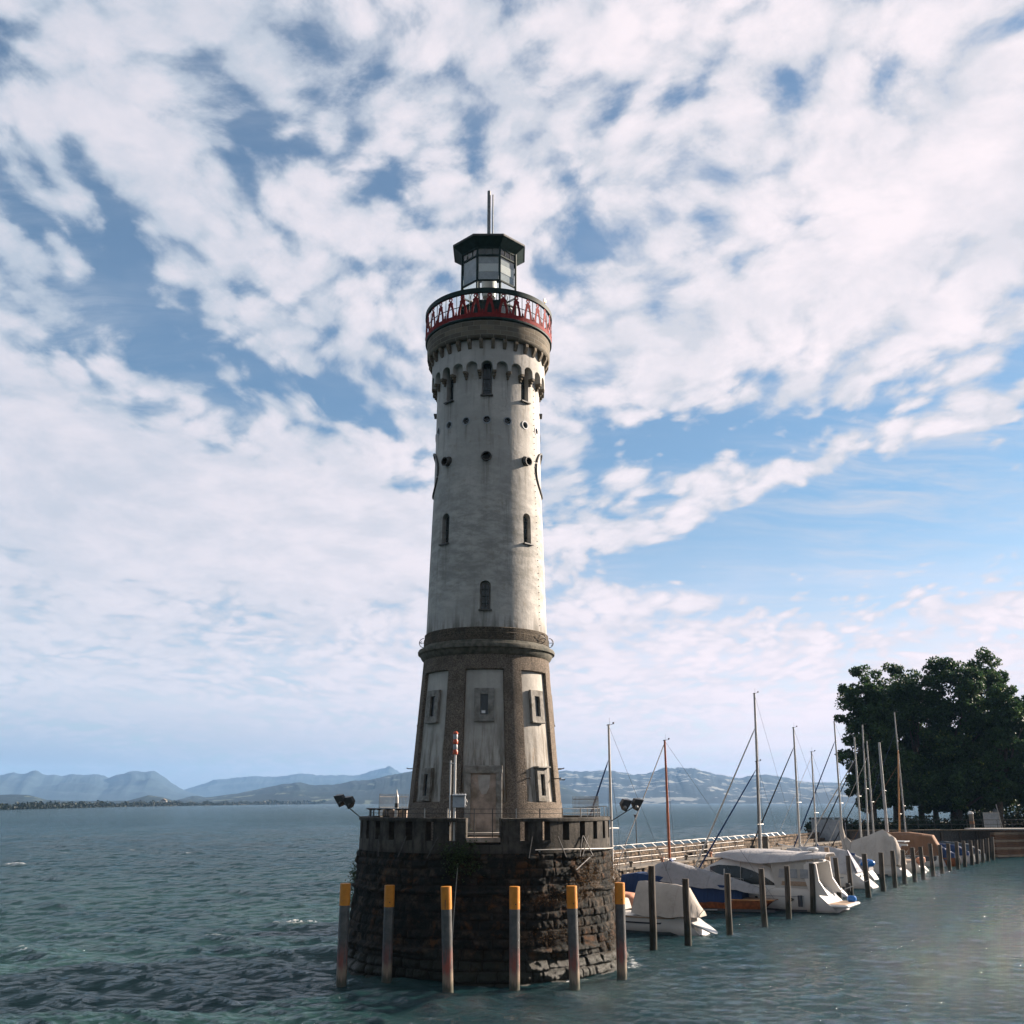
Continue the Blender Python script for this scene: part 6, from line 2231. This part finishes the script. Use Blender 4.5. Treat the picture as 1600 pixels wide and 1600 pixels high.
sloop(61.5, 1417, 1113, 'sloop with the tallest slim mast before the trees, farthest out', stay='bluecloth', stay_thin=True, stay_r=.018, boomcol='darkcover', rad=.08, L=9.0, raked=.15, spread=.3)
for i, (pxs, pys, col, lab) in enumerate(((1497, 1353, 'bluecover', 'low boat under a dark blue cover by the quay, nearest the boats'),
                                          (1519, 1349, 'bluecover', 'second low boat under a blue cover along the quay'),
                                          (1536, 1346, 'darkcover', 'third low covered boat before the brick pillars'))):
    b = new_boat('covered_boat', spx(pxs, pys), lab, 'boat')
    h, gun = hull_mb(6.0, 2.1, .75, full=2.4); hu = h.build('hull', ['wood', 'white', 'white'][i], b)
    cover_mb([(.1, .8, .65, 1.1, .3), (1.2, 1.0, .6, 1.75, .15), (3.8, 1.0, .65, 2.0, .1), (5.8, .3, .85, 1.2, .05)], .04, 20 + i).build('tarpaulin', col, b)
    MB().box((-.15, 0, .45), (.3, .28, .7), bevel=.06).build('outboard', 'white' if i else 'black', b)

# ================================================================== island, quay and trees
gm = MB()
GZ = 2.55
A = Vector((37.5, 121.0)); B_ = Vector((53, 122.5)); C_ = Vector((58, 126)); D_ = Vector((110, 133))
front = [(A.x - 3, A.y + 1), (A.x, A.y), (B_.x, B_.y), (57.6, 123.2), (66, 125.5), (D_.x, D_.y)]
back = [(58, 172), (62, 182), (70, 190), (86, 195), (112, 205)]
poly = front + back[::-1]
gm.add([(x, y, GZ) for x, y in poly], [tuple(range(len(poly)))])
gm.add([(x, y, z) for z in (GZ, -1) for x, y in poly], [(i, (i + 1) % len(poly), (i + 1) % len(poly) + len(poly), i + len(poly)) for i in range(len(poly))])
tag(gm.build('ground', 'ground'), 'earth of the wooded island behind the quay', kind='structure')
QW = empty('quay_wall', (A.x, A.y, 0), 0, 'dark quay wall at the head of the harbour under the trees', 'quay wall')
for i in range(len(front) - 1):
    a, c = front[i], front[i + 1]
    q = Vector((c[0] - a[0], c[1] - a[1], 0)); L_ = q.length; ag = math.atan2(q.y, q.x)
    m_ = MB().box(((a[0] + c[0]) / 2 - A.x, (a[1] + c[1]) / 2 - A.y - .15, 1.1), (L_ + .1, .5, 3.4), rz=ag)
    m_.build('wall_run', 'darksteel' if i < 3 else 'molestone', QW)
    m_ = MB().box(((a[0] + c[0]) / 2 - A.x, (a[1] + c[1]) / 2 - A.y - .2, 2.87), (L_ + .1, .9, .14), rz=ag)
    m_.build('coping', 'corbel' if i < 3 else 'concrete', QW)
for i in range(9):
    x = 39 + i * 2.2
    MB().box((x - A.x, np.interp(x, [37.5, 53, 57.6], [121, 122.5, 123.2]) - A.y - .55, 1.2), (.28, .25, 3.0)).build('fender_pile', 'pile', QW)
# brick-faced pillars at the quay corner
for i, (pxx, wd) in enumerate(((1561.5, .55), (1579, .62), (1594, .55))):
    y = 119.5 + i * .7
    x = latr(pxx, 1320) * y
    pr_ = empty('quay_pillar', (x, y, 0), 0, ['left of the sunlit brick pillars carrying the white jetty slab', 'middle sunlit brick pillar under the jetty slab',
                                             'right sunlit brick pillar at the picture edge'][i], 'pillar', 'brick pillars at the quay corner')
    for k in range(10):
        MB().box((0.02 * math.sin(k * 2.1), 0, .15 + k * .27), (wd * 2.4, wd * 2, .25), bevel=.03).build('course', 'browncover' if k % 3 else 'teak', pr_)
js = MB().box((0, 0, 0), (9.5, 2.6, .12), rz=.06)
o = js.build('jetty_slab', 'offwhite'); o.location = (latr(1580, 1297) * 120.2, 120.4, 3.06)
tag(o, 'thin white jetty slab on the brick pillars', 'jetty')
p = WY(1551, 1293, 128)
sg = empty('board', (p.x, p.y, GZ), 0.2, 'blank grey board in a pale frame standing on the quay', 'notice board')
MB().box((0, 0, 1.35), (2.1, .05, 1.65)).build('panel', 'grey', sg)
q = MB()
for x in (-1.08, 1.08):
    q.box((x, -.03, 1.1), (.09, .09, 2.25))
q.box((0, -.03, 2.2), (2.25, .09, .09)).box((0, -.03, .5), (2.25, .09, .09)).build('frame', 'steel', sg)
p = WY(1568, 1297, 125)
o = MB().tube([(0, 0, 0), (-.5, 0, 3.2)], .05, 8).build('slanting_pole', 'steel'); o.location = (p.x, p.y, GZ)
tag(o, 'slanting white pole right of the blank board', 'pole')
p = WY(1555, 1272, 134)
o = MB().lathe([(0, 0), (.45, 0), (.42, .3), (.22, .85), (0, 1.1)], 16).tube([(0, 0, -2.5), (0, 0, 0)], .06, 6).build('dome_lamp', 'galv'); o.location = (p.x, p.y, 4.2)
tag(o, 'pale dome lamp above the blank board', 'lamp')
p = WY(1520, 1298, 124)
r = empty('banded_post', (p.x, p.y, GZ), 0, 'weathered white post with a red band on the quay edge', 'post')
MB().tube([(0, 0, 0), (0, 0, 2.1)], .26, 14).build('shaft', 'concrete', r)
MB().tube([(0, 0, .95), (0, 0, 1.3)], .275, 14).build('red_band', 'browncover', r)
MB().lathe([(0, 2.4), (.28, 2.34), (.33, 2.1), (0, 2.1)], 14).build('white_cap', 'white', r)

# quay rails
rl2 = empty('quay_railing', (A.x, A.y, 3.0), 0, 'thin railing along the quay under the trees', 'railing')
q = MB()
for z in (.5, 1.0):
    q.tube([(0, 0, z), (15.5, 1.5, z), (28, 4.5, z)], .025, 5)
q.build('bars', 'darksteel', rl2)
for i in range(14):
    x = i * 2.0
    MB().tube([(x, np.interp(x, [0, 15.5, 28], [0, 1.5, 4.5]), -.1), (x, np.interp(x, [0, 15.5, 28], [0, 1.5, 4.5]), 1.02)], .03, 5).build('post', 'darksteel', rl2)
# grey kiosk-like frame at the root of the breakwater
p = MOLE_E + Vector(mp_(61, -2.2, 1.78))
k_ = empty('gate_cage', p, ANG, 'grey steel gate cage where the breakwater meets the island', 'gate')
q = MB()
for x in (-1.1, 1.1):
    for y in (-1.6, 1.6):
        q.box((x, y, 1.25), (.09, .09, 2.5))
q.box((0, 1.6, 2.5), (2.3, .08, .08)).box((0, -1.6, 2.5), (2.3, .08, .08)).box((1.1, 0, 2.5), (.08, 3.2, .08)).box((-1.1, 0, 2.5), (.08, 3.2, .08)).build('frame', 'grey', k_)
MB().box((-1.1, 0, 1.2), (.04, 3.1, 2.3)).build('side_panel', 'grey', k_)


def hedge(name, x0, x1, yb, depth, h, n, label):
    c = np.stack([RNG.uniform(x0, x1, n), RNG.uniform(-depth, depth, n) + yb, np.abs(RNG.normal(0, .45, n)) * h], 1)
    c[:, 2] *= 0.55 + 0.6 * vnoise(c[:, 0] / 2.0, c[:, 1] / 2, c[:, 0] * 0, 5)
    c[:, 2] = np.clip(c[:, 2], 0, h) + GZ
    o = leaf_mesh(name, c, .34, M['hedge'])
    return tag(o, label, 'hedge')


hedge('hedge', 36.5, 50, 129, 1.6, 1.5, 5000, 'dark clipped hedge behind the masts on the quay')
hedge('hedge', 50, 62, 134, 2.0, 1.7, 5500, 'dark shrubs left of the banded post')
hedge('hedge', 60, 90, 141, 2.4, 5.5, 14000, 'tall dark shrubbery behind the blank board')


def tree(px, py, rx, ry, Y, seed, label, trunk_px=None, n_cl=110, n_leaf=230, lf=.36, depth=.8):
    g = np.random.default_rng(seed)
    cx = latr(px, py) * Y
    cz = CH + Y * slope(py)
    k = Y / (F * _c - (800 - py) * _s)
    RX, RZ = rx * k, ry * k
    RY = RX * depth
    r = empty('tree', (latr(trunk_px or px, 1290) * Y, Y, GZ), 0, label, 'tree', 'broad-leaved trees on the island')
    ox, oy, oz = r.location
    cen, rad = [], []
    for i in range(n_cl):
        d = g.normal(size=3); d /= np.linalg.norm(d)
        q = g.uniform(.25, 1) ** .45
        rr = g.uniform(.16, .27) * min(RX, RZ) * (1.15 - .25 * q)
        p_ = np.array([d[0] * (RX - rr) * q, d[1] * (RY - rr) * q, d[2] * (RZ - rr) * q])
        if p_[2] < 0: p_[:2] *= (1 + .55 * abs(p_[2]) / RZ)
        cen.append(p_ + np.array([cx - ox, 0, cz - oz])); rad.append(rr)
    cen = np.array(cen); rad = np.array(rad)
    pts, tone = [], []
    for c, rr in zip(cen, rad):
        d = g.normal(size=(n_leaf, 3)); d /= np.linalg.norm(d, axis=1, keepdims=True)
        u = g.uniform(.35, 1.08, (n_leaf, 1)) ** .5
        p_ = c + d * u * rr * np.array([1.1, 1.1, .85]) * g.uniform(.8, 1.2, (n_leaf, 1))
        pts.append(p_); tone.append(np.full(n_leaf, g.uniform(.15, .75)))
    leaf_mesh('crown', np.concatenate(pts), lf, M['leaf'], r, np.concatenate(tone), flat=.4)
    # trunk and limbs
    tb = MB()
    base = Vector((0, 0, -.3)); fork = Vector(((cx - ox) * .25, 0, (cz - RZ * .72 - oz)))
    tb.tube([base, (fork + base) / 2 + Vector((.1, 0, 0)), fork], [.48, .38, .34], 12)
    idx = g.choice(len(cen), 14, replace=False)
    for i in idx:
        e = Vector(cen[i]); mid = (fork * .45 + e * .55) + Vector((0, 0, .6))
        tb.tube([fork, (fork + mid) / 2 + Vector(g.normal(0, .25, 3)), mid, e], [.24, .17, .11, .03], 7)
    tb.build('trunk', 'bark', r)
    return r


tree(1354, 1142, 51, 106, 138, 1, 'leftmost tree of the island, its crown overhanging the masts', 1366)
tree(1396, 1150, 56, 120, 146, 2, 'broad dark tree second from the left, behind the mast cluster', 1400)
tree(1436, 1138, 62, 116, 141, 3, 'tall tree whose top forms the left middle of the skyline', 1440, n_cl=110)
tree(1494, 1126, 66, 112, 139, 4, 'tallest tree, crown peaking near the centre right', 1490, n_cl=125)
tree(1544, 1116, 50, 108, 143, 14, 'upright tree just right of the tallest crown', 1530, n_cl=80)
tree(1462, 1205, 88, 68, 148, 5, 'wide low crowned tree filling the shade below the tall ones', 1462, n_cl=110)
tree(1576, 1160, 46, 104, 134, 6, 'tree on the right with sun-flecked leaves', 1560)
tree(1545, 1222, 64, 56, 150, 7, 'dark low tree behind the blank board', 1535, n_cl=90)
tree(1402, 1218, 64, 56, 137, 21, 'low spreading tree in front of the left trunks', 1410, n_cl=100)
tree(1498, 1226, 88, 52, 137, 22, 'low spreading tree shading the quay in the middle', 1500, n_cl=120)
tree(1612, 1178, 44, 104, 137, 8, 'tree cut off by the right picture edge', 1612)
tree(1360, 1215, 38, 56, 152, 9, 'slim tree hanging low at the left edge of the grove', 1362, n_cl=60)
